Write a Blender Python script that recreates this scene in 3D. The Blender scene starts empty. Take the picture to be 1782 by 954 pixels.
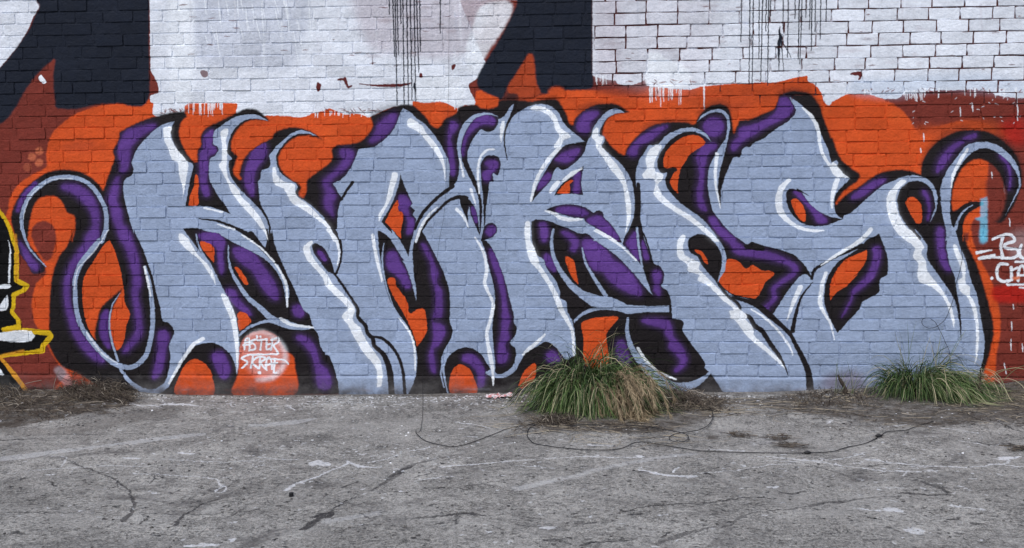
import bpy, math, random
import numpy as np
from mathutils import Matrix, Vector

# ------------------------------------------------------------------ camera, sky, sun, exposure
scene = bpy.context.scene
FPX, PW, PH = 1750.0, 1782.0, 954.0
CAM = np.array([0.0, -6.9018, 1.487])
YAW, PITCH, ROLL = 0.059698, 0.093146, -0.008841
_F = np.array([-math.sin(YAW) * math.cos(PITCH), math.cos(YAW) * math.cos(PITCH), -math.sin(PITCH)])
_R = np.cross(_F, [0, 0, 1.0]); _R /= np.linalg.norm(_R); _U = np.cross(_R, _F)
CR = math.cos(ROLL) * _R + math.sin(ROLL) * _U
CU = -math.sin(ROLL) * _R + math.cos(ROLL) * _U
cam_data = bpy.data.cameras.new('camera')
cam_data.sensor_width = 36.0; cam_data.lens = FPX / PW * 36.0
cam_data.clip_start = 0.05; cam_data.clip_end = 500
cam = bpy.data.objects.new('camera', cam_data)
scene.collection.objects.link(cam)
M = Matrix.Identity(4)
for i in range(3):
    M[i][0], M[i][1], M[i][2], M[i][3] = CR[i], CU[i], -_F[i], CAM[i]
cam.matrix_world = M
scene.camera = cam

SUN_EL, SUN_AZ = math.radians(60), math.radians(200)     # azimuth from +Y (north), clockwise: light from the front, a little left
world = bpy.data.worlds.new('World'); scene.world = world; world.use_nodes = True
wn = world.node_tree.nodes; wl = world.node_tree.links
bg = wn['Background']; bg.inputs['Strength'].default_value = 0.085
sky = wn.new('ShaderNodeTexSky'); sky.sky_type = 'NISHITA'; sky.sun_disc = False
sky.sun_elevation = SUN_EL; sky.sun_rotation = SUN_AZ
sky.air_density = 1.2; sky.dust_density = 3.0; sky.ozone_density = 0.6
wl.new(sky.outputs['Color'], bg.inputs['Color'])
sun_data = bpy.data.lights.new('sun', 'SUN'); sun_data.energy = 1.5; sun_data.angle = math.radians(32); sun_data.color = (0.97, 0.98, 1.0)
sun = bpy.data.objects.new('sun', sun_data); scene.collection.objects.link(sun)
_d = Vector((math.sin(SUN_AZ) * math.cos(SUN_EL), math.cos(SUN_AZ) * math.cos(SUN_EL), math.sin(SUN_EL)))
sun.rotation_euler = _d.to_track_quat('Z', 'Y').to_euler()
sun.location = _d * 20
scene.view_settings.view_transform = 'Standard'; scene.view_settings.look = 'None'
scene.view_settings.gamma = 1.0; scene.view_settings.exposure = 0.64
scene.view_settings.use_curve_mapping = False

def ray(p):
    p = np.asarray(p, float)
    return _F + ((p[..., 0:1] - PW / 2) / FPX) * CR - ((p[..., 1:2] - PH / 2) / FPX) * CU
def to_wall(p, y=0.0):
    r = ray(p); t = (y - CAM[1]) / r[..., 1:2]
    q = CAM + t * r
    return np.stack([q[..., 0], q[..., 2]], -1)
def slope(x): return 0.0098 * (np.clip(x, -6, 6) + 1.0)
def to_ground(p, h=0.0):
    r = ray(p); z = np.full(r.shape[:-1] + (1,), h)
    for _ in range(3):
        t = (z - CAM[2]) / r[..., 2:3]
        q = CAM + t * r
        z = h + slope(q[..., 0:1])
    return q[..., :2]

# ------------------------------------------------------------------ paint maps
# The mural is paint on the bricks: its outlines are drawn below, filled by a small
# rasteriser into an in-memory map laid over the wall in wall metres (x, z).
TILES = {}
for _i, _x in (('0', 0), ('2', 200), ('4', 400), ('6', 600), ('8', 800), ('10', 1000), ('12', 1200), ('14', 1482)):
    TILES['M' + _i] = (_x, 180, 3.973)
    TILES['B' + _i] = (_x, 400, 3.18)
for _i, _x in (('0', 0), ('3', 300), ('6', 600), ('9', 900), ('12', 1200), ('14', 1482)):
    TILES['U' + _i] = (_x, 0, 3.973)
for _i, _x in (('0', 0), ('4', 450), ('9', 900), ('13', 1332)):
    TILES['G' + _i] = (_x, 640, 3.038)
TILES['X'] = (0, 0, 1.0)

def pts(s):
    """'M0 80,800 85,740! B0 3,4' -> points (photo pixels), corner flags"""
    out, cor, t = [], [], TILES['X']
    for w in s.split():
        if w in TILES:
            t = TILES[w]; continue
        c = w.endswith('!')
        a, b = w.rstrip('!').split(',')
        out.append((t[0] + float(a) / t[2], t[1] + float(b) / t[2])); cor.append(c)
    return np.array(out), cor

def smooth(p, cor, closed, n=5):
    m = len(p); T = np.zeros_like(p)
    for i in range(m):
        if cor[i]: continue
        a, b = (i - 1) % m, (i + 1) % m
        if not closed and (i == 0 or i == m - 1): continue
        d = p[b] - p[a]; L = np.hypot(*d)
        if L > 1e-6:
            T[i] = d / L * min(np.hypot(*(p[b] - p[i])), np.hypot(*(p[i] - p[a]))) * 0.9
    out = []
    for i in range(m if closed else m - 1):
        j = (i + 1) % m
        for k in range(n):
            t = k / n
            h0 = 2*t**3 - 3*t*t + 1; h1 = t**3 - 2*t*t + t; h2 = -2*t**3 + 3*t*t; h3 = t**3 - t*t
            out.append(h0*p[i] + h1*T[i] + h2*p[j] + h3*T[j])
    if not closed: out.append(p[-1])
    return np.array(out)

def lin(c):
    c = np.array(c, float) / 255.0
    return np.where(c <= 0.04045, c / 12.92, ((c + 0.055) / 1.055) ** 2.4)

def blur2(a, r):
    r = int(round(r))
    if r < 1: return a
    for ax in (0, 1):
        for _ in range(2):
            pw = [(0, 0), (0, 0)]; pw[ax] = (r + 1, r)
            c = np.cumsum(np.pad(a, pw, mode='edge'), axis=ax)
            n = a.shape[ax]
            a = (np.take(c, range(2*r + 1, 2*r + 1 + n), axis=ax) - np.take(c, range(0, n), axis=ax)) / (2*r + 1)
    return a

class Map:
    def __init__(self, w, h, chans, to_tex, scale):
        self.guard = None; self.a = np.zeros((h, w, chans)); self.w, self.h = w, h
        self.to_tex = to_tex; self.s = scale      # scale: map pixels per photo pixel (about)
    def mask(self, poly, soft):
        q = self.to_tex(poly)
        pad = int(soft * self.s * 2.2) + 2
        x0 = max(0, int(q[:, 0].min()) - pad); x1 = min(self.w, int(q[:, 0].max()) + pad + 1)
        y0 = max(0, int(q[:, 1].min()) - pad); y1 = min(self.h, int(q[:, 1].max()) + pad + 1)
        if x1 <= x0 or y1 <= y0: return None
        ss = 2
        H, W = (y1 - y0) * ss, (x1 - x0) * ss
        m = np.zeros((H, W), bool)
        X = x0 + (np.arange(W) + 0.5) / ss
        px, py = q[:, 0], q[:, 1]
        for i in range(len(q)):
            j = (i + 1) % len(q)
            ya, yb, xa, xb = py[i], py[j], px[i], px[j]
            if ya == yb: continue
            if ya > yb: ya, yb, xa, xb = yb, ya, xb, xa
            r0 = max(0, int(math.ceil((ya - y0) * ss - 0.5))); r1 = min(H, int(math.ceil((yb - y0) * ss - 0.5)))
            if r1 <= r0: continue
            Y = y0 + (np.arange(r0, r1) + 0.5) / ss
            xc = xa + (Y - ya) * (xb - xa) / (yb - ya)
            m[r0:r1] ^= X[None, :] > xc[:, None]
        f = m.reshape(y1 - y0, ss, x1 - x0, ss).mean(axis=(1, 3))
        if soft: f = blur2(f, soft * self.s)
        return x0, y0, x1, y1, f
    def put(self, box, col, alpha):
        if box is None: return
        x0, y0, x1, y1, f = box
        if self.guard is not None: f = f * self.guard[y0:y1, x0:x1]
        f = (f * alpha)[..., None]
        v = self.a[y0:y1, x0:x1]
        v[...] = v * (1 - f) + np.asarray(col) * f
    def fill(self, s, col, soft=0.0, alpha=1.0, sharp=False):
        p, c = pts(s)
        if sharp: c = [True] * len(c)
        self.put(self.mask(smooth(p, c, True), soft), col, alpha)
    def stroke(self, s, w, col, alpha=1.0, soft=0.0, sharp=False):
        """w: list of widths in photo pixels, spread evenly along the line"""
        p, c = pts(s)
        if sharp: c = [True] * len(c)
        q = self.to_tex(smooth(p, c, False, 6))
        d = np.r_[0, np.cumsum(np.hypot(*np.diff(q, axis=0).T))]
        L = d[-1]
        if L <= 0: return
        w = np.array(w if isinstance(w, (list, tuple)) else [w], float) * self.s / 2
        wmin = max(0.6, w.min())
        t = np.linspace(0, L, max(2, int(L / (0.45 * wmin)) + 2))
        xs = np.interp(t, d, q[:, 0]); ys = np.interp(t, d, q[:, 1])
        rs = np.interp(t / L, np.linspace(0, 1, len(w)), w) if len(w) > 1 else np.full(len(t), w[0])
        pad = int(rs.max() + 3 + soft * self.s * 2.2)
        x0 = max(0, int(xs.min()) - pad); x1 = min(self.w, int(xs.max()) + pad + 1)
        y0 = max(0, int(ys.min()) - pad); y1 = min(self.h, int(ys.max()) + pad + 1)
        if x1 <= x0 or y1 <= y0: return
        f = np.zeros((y1 - y0, x1 - x0))
        for x, y, r in zip(xs, ys, rs):
            a0 = max(x0, int(x - r - 1.5)); a1 = min(x1, int(x + r + 2.5)); b0 = max(y0, int(y - r - 1.5)); b1 = min(y1, int(y + r + 2.5))
            if a1 <= a0 or b1 <= b0: continue
            dx = np.arange(a0, a1) + 0.5 - x; dy = np.arange(b0, b1) + 0.5 - y
            v = np.clip(r + 0.5 - np.sqrt(dx[None, :]**2 + dy[:, None]**2), 0, min(1, 2 * r))
            s_ = f[b0 - y0:b1 - y0, a0 - x0:a1 - x0]
            np.maximum(s_, v, out=s_)
        if soft: f = blur2(f, soft * self.s)
        self.put((x0, y0, x1, y1, f), col, alpha)

C_ = {'K': lin((33, 29, 31)), 'B': lin((152, 167, 194)), 'W': lin((238, 243, 250)), 'O': lin((206, 82, 37)),
      'R': lin((120, 52, 43)), 'P': lin((86, 53, 124)), 'p': lin((56, 41, 74)), 'N': lin((30, 35, 47)), 'L': lin((222, 227, 237)),
      'Y': lin((214, 176, 30)), 'G': lin((206, 142, 42)), 'C': lin((112, 190, 220)), 'o': lin((168, 68, 36)), 'D': lin((178, 34, 26)),
      'k': lin((14, 14, 16)), 'M': lin((96, 40, 40)), 'g': lin((186, 192, 208)), 'S': lin((192, 186, 196)), 'b': lin((170, 190, 216)),
      'Q': lin((112, 74, 156)), 'H': lin((232, 112, 52)), 'u': lin((134, 96, 176)), 'T': lin((202, 112, 78))}

def paint_mural(mp):
    rnd = random.Random(5)
    F = lambda s, c, soft=0.0, alpha=1.0, sharp=False: mp.fill(s, C_[c], soft, alpha, sharp)
    S = lambda s, w, c, alpha=1.0, soft=0.0, sharp=False: mp.stroke(s, w, C_[c], alpha, soft, sharp)
    mp.a[:] = C_['R']
    # ---------------- background: red base, orange cloud, upper white field
    F('X 1030,140 1130,140 1130,168 1030,168', 'M', 6)
    F('M0 -30,1000 55,740 70,650 130,560 230,490 320,440 318,360 335,270 375,190 430,140 500,85 600,42 700,15 800,0 U0 800,700 1060,690 U3 0,690 450,690 1192,690 U6 465,690 1192,690 U9 400,600 500,625 900,600 U12 0,590 820,500 1192,620 U14 200,675 280,715 345,760 400,820 435,885 M14 442,178 540,170 640,150 760,120 900,130 1000,190 960,330 940,520 960,640 930,745 820,790 790,860 800,954 B14 655,0 670,60 720,180 770,270 795,350 815,430 825,520 815,620 800,700 770,860 560,900 B0 300,900 365,800 320,740 262,640 240,560 215,550 190,510 175,430 180,370 200,300 255,225 M0 100,954', 'O', 0.8)
    F('M14 440,170 640,148 820,105 1000,120 1080,200 1040,260 900,180 760,185 600,230', 'o', 4, .8)
    F('U12 0,620 300,585 820,560 830,650 600,690 300,720 0,740', 'o', 5, .55)
    F('U9 540,560 900,570 880,640 720,660 540,630', 'R', 5, .8)
    F('U6 1130,640 1192,560 1192,700 1080,700', 'K', 4, .8)
    for cx, cy, al in ((270, 330, .85), (220, 370, .75), (270, 410, .85), (190, 442, .35)):
        F('M0 ' + ' '.join(f'{cx+28*math.cos(k*.785):.0f},{cy+28*math.sin(k*.785):.0f}' for k in range(8)), 'T', .6, al * .8)
    F('M14 1040,130 1192,110 1192,290 1090,270 1030,190', 'D', 7, .75)
    F('B14 785,315 1100,300 1100,395 800,402', 'D', 2.5, .9)
    d = np.abs(mp.a - C_['O']).sum(axis=2); mp.guard = np.clip(1.5 - d / .1, 0, 1)
    for k in range(160):
        x, y = rnd.uniform(20, 1740), rnd.uniform(140, 690); h = rnd.uniform(10, 60)
        S(f'X {x:.0f},{y:.0f} {x+h:.0f},{y+rnd.uniform(-8,8):.0f}', [rnd.uniform(6, 22)], rnd.choice('ooRH'), rnd.uniform(.10, .36), 6)
    mp.guard = None
    # white field with its ragged lower edge
    edge = 'X -400,-420 2200,-420 2200,172 U14 1192,680 1000,660 960,635 820,620 700,625 600,625 480,640 360,650 340,670 300,685 210,680 130,655 60,650 U12 1120,652 1080,655 990,700 960,730 930,700 910,640 870,590 820,560 810,525 720,540 650,560 560,572 500,570 380,580 290,580 80,600 0,620 U9 1000,608 900,592 895,550 870,560 800,585 700,585 680,560 620,550 540,530 520,520 520,0! -400,0! U6 1000,500! 860,580 870,640 905,720 830,728 800,742 760,745 720,722 650,702 560,712 470,700 465,735 330,740 170,812 120,792 60,786 0,792 U3 1090,752 1040,770 960,785 940,800 880,812 760,802 640,800 445,790 445,715 115,716 85,735 80,790 0,795 U0 1065,800 1060,720 1040,700 1045,660 1095,640 1090,580 1060,520 1040,480 1035,0! 0,-100! -800,700 -1300,900'
    F(edge, 'L', 0.3)
    # tonal patches inside the white field
    F('X 342,-60 520,-60 515,110 420,118 345,105', 'g', 5, .55)
    F('X 620,-60 850,-60 812,90 700,95 640,80', 'S', 8, .75)
    F('X 1035,-60 1075,-60 1080,130 1035,130', 'S', 6, .6)
    F('X 1070,-60 1230,-60 1225,130 1075,130', 'S', 14, .35)
    F('X 288,-420 340,-420 336,172 296,172', 'W', 4, .7)
    F('U9 910,360 960,355 1040,410 1130,440 1192,500 1192,600 900,590 900,430', 'W', 1.0, .8)
    F('U6 950,40 1150,20 1110,180 1000,340 880,500 840,330 880,200', 'W', 1.5, .75)
    F('U6 500,545 810,540 810,690 640,700 500,690', 'W', 1.5, .55)
    F('U14 0,560 500,520 900,510 1192,560 1192,670 900,640 600,625 300,680 0,650', 'b', 5, .35)
    for k in range(60):                                   # vertical roller streaks
        x = rnd.uniform(270, 860) if k < 40 else rnd.uniform(1060, 1790)
        y = rnd.uniform(-40, 90); h = rnd.uniform(20, 90)
        S(f'X {x:.0f},{y:.0f} {x+rnd.uniform(-3,5):.0f},{y+h:.0f}', [rnd.uniform(1, 4), 1], rnd.choice('WWgS'), rnd.uniform(.2, .55), .5)
    for k in range(190):                                  # bricks the roller only brushed
        x = rnd.choice((rnd.uniform(600, 850), rnd.uniform(1035, 1800), rnd.uniform(1035, 1800), rnd.uniform(-100, 60))); y = -60 + 20.6 * rnd.randint(0, 8) + rnd.uniform(3, 15)
        S(f'X {x:.0f},{y:.0f} {x+rnd.uniform(10,40):.0f},{y+rnd.uniform(-1,1):.1f}', [2, rnd.uniform(3, 9), 2], rnd.choice('MMSS'), rnd.uniform(.10, .34), rnd.choice((.6, 1.6)))
    for k in range(26):                                   # long pale runs under the fresh coat
        x = rnd.uniform(330, 540); y = rnd.uniform(-30, 60)
        S(f'X {x:.0f},{y:.0f} {x+rnd.uniform(2,10):.0f},{y+rnd.uniform(20,60):.0f}', [1.2, 2.2, 1], 'W', .8); S(f'X {x+2:.0f},{y:.0f} {x+rnd.uniform(5,12):.0f},{y+rnd.uniform(20,50):.0f}', 1.0, 'g', .8)
    for k in range(90):                                   # ragged lower edge of the white
        x = rnd.choice((rnd.uniform(1040, 1440), rnd.uniform(1500, 1790), rnd.uniform(560, 660), rnd.uniform(270, 330))); y = {0: 146, 1: 160}[x > 1440] if x > 1000 else 196
        S(f'X {x:.0f},{y+rnd.uniform(-9,3):.1f} {x+rnd.uniform(2,12):.0f},{y+rnd.uniform(-7,3):.1f}', [.8, rnd.uniform(1, 2.6), .8], rnd.choice('RRM'), .8)
    for k in range(46):                                   # bare spots along the joints
        x = rnd.uniform(300, 860) if k < 20 else rnd.uniform(1060, 1800)
        y = rnd.uniform(0, 150)
        S(f'X {x:.0f},{y:.0f} {x+rnd.uniform(3,16):.0f},{y+rnd.uniform(-1,1):.1f}', [1.0, rnd.uniform(1, 2.6), .8], 'M', .75)
    S('U6 0,545 20,600 45,595', [6, 3], 'M'); S('U6 100,580 220,592 380,590 440,580 460,575', [1, 3, 5, 6, 2], 'M')
    F('U6 740,450 768,452 745,485', 'M'); F('U6 515,535 525,505 538,535', 'M'); F('U3 1000,570 1030,590 1005,635', 'M'); F('U3 195,490 240,495 240,530 205,530', 'M', 0, .8)
    F('U3 1140,550 1192,545 1192,585 1185,560', 'M'); F('U12 1115,510 1190,495 1185,545 1165,525', 'M'); S('U14 0,512 60,505 55,545', 4, 'M')
    F('X -400,-420 70,-420 63,0 68,12 58,30 50,48 33,78 15,100 0,118 -60,180 -400,420', 'L', .3)
    # dark letters reaching down from above the picture
    F('U0 250,0 275,45 240,110 210,185 130,310 60,400 0,470! -300,800 -300,1000! 0,860 50,820 110,740 160,650 200,590 260,510 370,408! 382,420 368,520 375,640 382,735 400,752 500,757 580,745 700,718 840,718 900,735 985,735 1018,700 1036,640 1033,490 1030,200 1035,0! 1036,-1700! 480,-1700! 380,-700', 'N', .5)
    F('U6 1192,25! 1100,220 1010,370 925,510 915,590 960,640 1075,690 1110,640 1135,580 U9 0,500 75,372! 110,375 122,450 130,560 160,640 230,640 270,610 330,625 400,625 520,605 521,500 520,0! 518,-1700! 180,-1700! -20,-300', 'N', .6)
    F('U9 0,500 80,372! 108,380 120,450 130,560 160,640 120,672 60,692 20,692 0,650 -60,640 -60,590', 'o', 1.2, .9)
    F('U9 215,640 235,610 270,598 320,615 345,660 390,715 400,720 350,740 300,720', 'O', 1.5, .9)
    F('U6 905,640 940,625 1000,655 1060,680 1065,705 1050,735 1000,750 940,745 905,725', 'O', .8)
    F('U0 270,530 285,520 310,550 320,570 300,578 272,555', 'W')
    for x, y0, x2, y2 in ((308, 0, 308, 100), (332, 0, 345, 390), (348, 0, 362, 725), (365, 130, 372, 380), (384, 0, 388, 165), (402, 0, 410, 722), (428, 0, 440, 725), (452, 0, 465, 690), (480, 0, 490, 702), (497, 0, 512, 500), (518, 0, 523, 355), (660, 0, 660, 230)):
        S(f'U6 {x-12},-600 {x},{y0} {x2},{y2}', [2.8, 2.4, 1.8], 'N', 1)
    S('U6 492,560 482,590 488,640', [1, 5, 1], 'N')
    for x, x2, y2 in ((360, 355, 290), (418, 411, 580), (441, 433, 580), (482, 480, 400), (505, 492, 560), (530, 527, 215), (547, 540, 590), (560, 559, 110), (648, 646, 200), (683, 678, 395), (730, 728, 130), (758, 752, 410), (778, 763, 440), (806, 805, 120), (834, 828, 205), (846, 842, 350), (870, 868, 220), (908, 903, 270), (946, 944, 150)):
        S(f'U12 {x+8},-600 {x},0 {x2},{y2}', [2.4, 2.0, 1.6], 'N', 1)
    S('U12 625,180 622,225 630,260 618,300 618,490', [1, 6, 5, 2, 1.2], 'N'); S('U12 632,260 640,350 650,490', [4, 1.5, 1], 'N'); S('U12 640,290 690,370 700,400', [2, 1], 'N')
    # white runs over the red and orange
    def runs(x0, x1, y, n, a, b):
        for _ in range(n):
            x = rnd.uniform(x0, x1); h = rnd.uniform(a, b)
            S(f'X {x:.1f},{y-4} {x+rnd.uniform(-.6,.6):.1f},{y+h:.1f}', [1.7, rnd.uniform(.7, 1.5)], 'W', rnd.uniform(.6, 1))
    runs(1570, 1610, 162, 14, 3, 14); runs(1600, 1782, 158, 22, 2, 14); runs(1128, 1188, 150, 24, 6, 36); runs(327, 388, 181, 26, 3, 22); runs(1036, 1058, 136, 8, 4, 16)
    runs(545, 645, 198, 18, 1, 7); runs(790, 803, 180, 5, 6, 16); runs(1500, 1520, 160, 6, 1, 6); runs(1222, 1226, 150, 2, 20, 40)
    for k in range(26):
        x = rnd.uniform(1575, 1780); y = rnd.uniform(168, 215)
        S(f'X {x:.1f},{y:.1f} {x+rnd.uniform(-4,6):.1f},{y+rnd.uniform(.5,2.5):.1f}', [1.2, .8], 'W', .7)
    for x, y, h in ((1692, 180, 15), (1770, 172, 38), (1671, 187, 16), (1607, 232, 14), (1602, 258, 8), (1726, 300, 12), (1733, 325, 10), (1733, 355, 22), (1757, 380, 14), (1748, 318, 20), (1760, 560, 16), (1759, 590, 20), (1748, 632, 10), (1763, 530, 8), (1750, 645, 6), (1779, 598, 14)):
        S(f'X {x},{y} {x+1},{y+h}', [1.2, 2.0, 1.2], 'W', .85)
    # ---------------- word: black silhouette
    F('M0 75,820 85,740 110,680 160,600 230,540 300,490 380,463 470,458 560,475 640,520 690,570 712,605! 735,540 770,440 792,375 778,330 805,280 822,230 825,200 870,172 960,128 1060,92 M2 400,62 480,58 497,90! 460,130 443,200 460,270 500,350 545,405! 572,408! 570,330 595,290 595,220 640,165 740,115 850,60 900,38 960,38 1000,58 1050,98 1067,125! 980,113 900,133 840,190 808,260 805,320 850,365! 835,395 830,430 815,460 830,500 870,532! 880,520! 860,500 870,440 900,370 960,310 1040,262 1085,240 M4 300,215 340,185 420,166 500,173 570,198 645,255! 600,237 540,222 470,230 410,265 360,320 338,370 340,420 370,480 430,530 480,560 490,590 475,630 510,657! 530,600 530,540 570,500 640,450 690,410 710,370 705,320 740,290 820,280 900,265 950,220 985,170 985,130 975,90 1020,70 1100,35 1160,8 U6 330,738 400,723 465,728 510,760 560,810 600,868 640,888! 665,870 690,825 740,800 770,780 800,735 905,725 940,745 1000,752 1055,735 1070,695 U9 -30,690 20,692 100,702 190,688 270,690 310,735 345,800 360,850 385,867! 400,820 440,780 500,740 580,718 680,718 740,750 778,778! 680,792 630,820 600,870 597,954 M10 197,180 205,230 250,290 310,345 350,357! 360,310 400,260 460,200 530,155 620,133 700,128 780,133 830,145 850,100 890,50 950,12 1010,5 1060,30 1082,80 1092,140 1100,212! 1120,160 1140,120 M12 350,118 420,110 500,75 580,40 605,-5 U12 612,690 620,660 690,632 760,632 830,648 880,700 910,760 940,850 980,954 M12 992,240 1012,310 1050,390 1110,440 M14 0,452 50,480 56,510 30,548 -20,580 -70,625 -110,690 -105,705! -70,660 0,605 60,570 130,518 220,473 330,458 420,468 478,492! 485,420 515,350 575,280 660,222 750,188 870,183 960,203 1040,253 1110,318 1152,390 1177,480 1172,580 1132,690 1080,775 1035,828 975,818! 1030,770 1055,690 1058,640 1050,560 1020,480 960,415 890,388 820,402 760,460 712,560 692,660 700,745! 745,725 810,683 905,678 912,702 850,730 800,775 775,840 772,954 B14 615,0 640,80 690,185 720,270 742,345 765,430 782,500 787,560 770,660 740,760 705,850 600,930! B12 900,940 600,940 B10 600,930 B8 300,940 B6 400,910 B4 300,910 B2 150,910 B0 830,925 650,890 540,860 420,790 350,760 300,700 265,620 270,550 275,380 285,280 305,200 330,140 370,90 410,0 M0 490,954 515,900 523,830 510,775 465,757 440,700 400,652 330,640 270,660 230,720 205,820 190,954! B0 255,205! 240,237 185,243 150,190 100,120 90,60', 'K', 0.6)
    # overspray halo along some dark edges
    for s, w in (('M10 20,60 80,20 160,10 260,20', 8), ('M10 470,180 560,140 700,122 800,128', 7), ('M10 860,70 930,15 1010,0 1070,40', 8), ('U12 620,650 700,625 780,635 850,670 900,740', 8), ('U9 20,700 100,690 190,680 280,690', 9), ('U6 190,790 330,730', 7), ('M14 480,430 540,310 660,215 800,180', 7), ('M14 900,190 1040,250 1150,380 1180,500', 8)):
        S(s, w, 'K', .5, 3)
    # ---------------- blue-grey fills
    F('M2 412,120! 385,190 400,260 440,330 500,400 535,420 540,450 520,520 505,600 488,712! 560,708 650,715 720,735 800,767! 760,700 700,620 660,540 650,460 660,380 690,365 715,330 710,300 680,280 685,200 740,150 820,100 900,78 980,80 1062,122! 980,105 900,115 840,160 800,220 780,290 775,340 810,380 790,400 785,440 800,500 830,550 870,600 930,660 990,720 1040,790 1062,850 1062,954 B4 205,30 205,60 190,115! 255,185! 270,200 300,260 325,320 328,360 315,435! 305,360 290,290 250,220 190,160 B2 740,112 660,72 590,32 M2 720,897 640,885 560,862 470,865! B2 380,0 440,80 500,160 560,250 600,330 640,400 670,490 685,580 690,680 685,760 675,802! 660,730 630,680 590,645 540,625 480,630 430,650 390,690 350,750 315,830 285,880! 292,800 310,700 300,640 325,580 320,540 290,510 265,505 250,430 225,330 200,230 160,120 105,0 M0 925,900 890,780 865,680 850,580 870,520 910,500 925,460 915,420 915,390 950,310 1010,240 1100,160 1192,128 M2 350,155', 'B')
    F('M4 600,225! 530,208 460,215 400,250 350,310 322,360 325,430 360,490 440,545 470,575 450,620 480,650 540,690 600,740 660,800 715,875! 742,870! 745,780 755,710 775,660! 740,600 712,553! 780,520 840,440 880,350 888,318! 950,308 1010,295 1080,240 1140,170 1180,60! M6 405,35! 460,65 490,100 560,150 620,220 670,300 710,380 725,440 722,520 720,575! 745,570 770,545 788,490 790,400 775,300 785,230 810,160 860,100 920,72 1000,65 1055,90! 1065,110 1110,80 1140,30 1168,5! M8 375,10! 350,80 345,110! 370,90 430,45 500,15 570,5 630,20 680,60 710,120 750,170 830,235 862,265! 880,260! 910,220 M10 130,170 170,110 220,60 280,33 345,65! 280,72 220,107 182,170 172,215 205,230 205,260 190,300 240,350 300,400 360,470 400,560 415,680 410,770 385,850 345,922! B10 265,78! 330,150 375,205 395,250 420,320 432,362! 400,330 330,250 250,165 160,95 80,45 M8 930,954 890,915 830,900 760,870 680,840 600,810 530,805 500,820! 495,880 500,954 B8 405,80 430,140 465,165 480,210 530,280 555,340 558,375 590,400 595,450 625,510 640,600 642,690! 600,718! 580,712 545,665 510,632 470,620 430,645 400,660 350,695 300,775 250,808 190,812 150,795 B6 810,770! 790,745 755,690 700,655 640,655 580,695 552,760 560,840 575,905! B4 605,912! 600,850 575,760 550,700 530,690 500,640 490,580 462,545! 455,520 440,470 405,440 360,335 320,250 270,140 245,70! 235,0 M4 283,900 285,860 262,790 215,700 200,600 195,545 213,520 215,480 225,460 270,445 283,410 270,365! 320,300 370,255 420,213 480,188 540,193', 'B')
    F('M10 945,265! 910,215 850,175 780,168 700,188 630,225 585,275 550,290 510,290 490,330 450,390 425,470 425,560 445,640 443,700 455,800 470,870 485,954 B10 380,30 410,120 440,190! 470,200 495,240 490,290 480,315 515,340 535,400 540,490! 590,500 605,520 595,550 610,580 660,650 700,700 725,745! 720,765 750,790! 790,850 825,905! B12 640,905! 950,905! B14 400,900! 690,838! 725,720 737,630 725,540 710,450 690,350 660,280 640,190 600,90 575,0 M14 745,954! 720,880 690,830 680,740 685,640 700,540 740,450 790,380 840,335 900,310 970,320 1050,370 1110,430 1150,510 1152,590 1060,780! 1165,590 1165,520 1150,440 1100,360 1020,295 940,268 860,270 790,295 730,370 670,450 630,530 615,600 620,700 635,800 650,860 655,920 650,954! B14 530,60 525,90 540,180 570,260 580,330 600,440 608,540 605,622! 598,540 590,460 570,390 530,320 480,250 430,180 415,140 420,90 380,30 350,0 M14 480,945 420,890 370,830 330,760 315,680 330,610 370,560 430,535 500,548 550,590 570,650 578,720 540,825! 588,730 592,640 565,565 510,515 430,498 350,510 280,540 220,565 150,620 60,700 0,755 M12 1130,755 1070,775 1060,800! 1010,760 1000,690 1010,630 1050,580 1110,520! 1060,480 1020,440 1028,410 1010,395 980,410 960,330 930,260 900,190 860,110 810,50 760,0 U12 690,670! 735,760 720,800 680,840 600,890 520,954 M12 450,270 420,300 390,300 365,320 350,370 310,370 290,400 270,450 245,510 220,600 215,690 215,735! 195,600 205,490 230,390 255,290 275,200 280,130 260,70 210,40 150,48 90,80 50,130! 110,82 170,60 220,65 252,100 262,160 250,240 210,300 170,370 135,450 125,550 135,640 160,740 210,810 270,880 330,930 B12 320,80 345,65 400,85 500,110 580,140 640,200 670,250 678,277! 640,245 600,270 540,345 490,425 462,468! 545,560! 420,450 330,385 250,370! 190,330 155,290! 190,240 205,160 180,80 120,0 M10 1005,954 930,850 870,790 800,740 720,680 650,600 625,540 640,480! 600,480 575,450 570,400 600,330 650,265 720,215 800,195 880,215', 'B')
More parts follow.
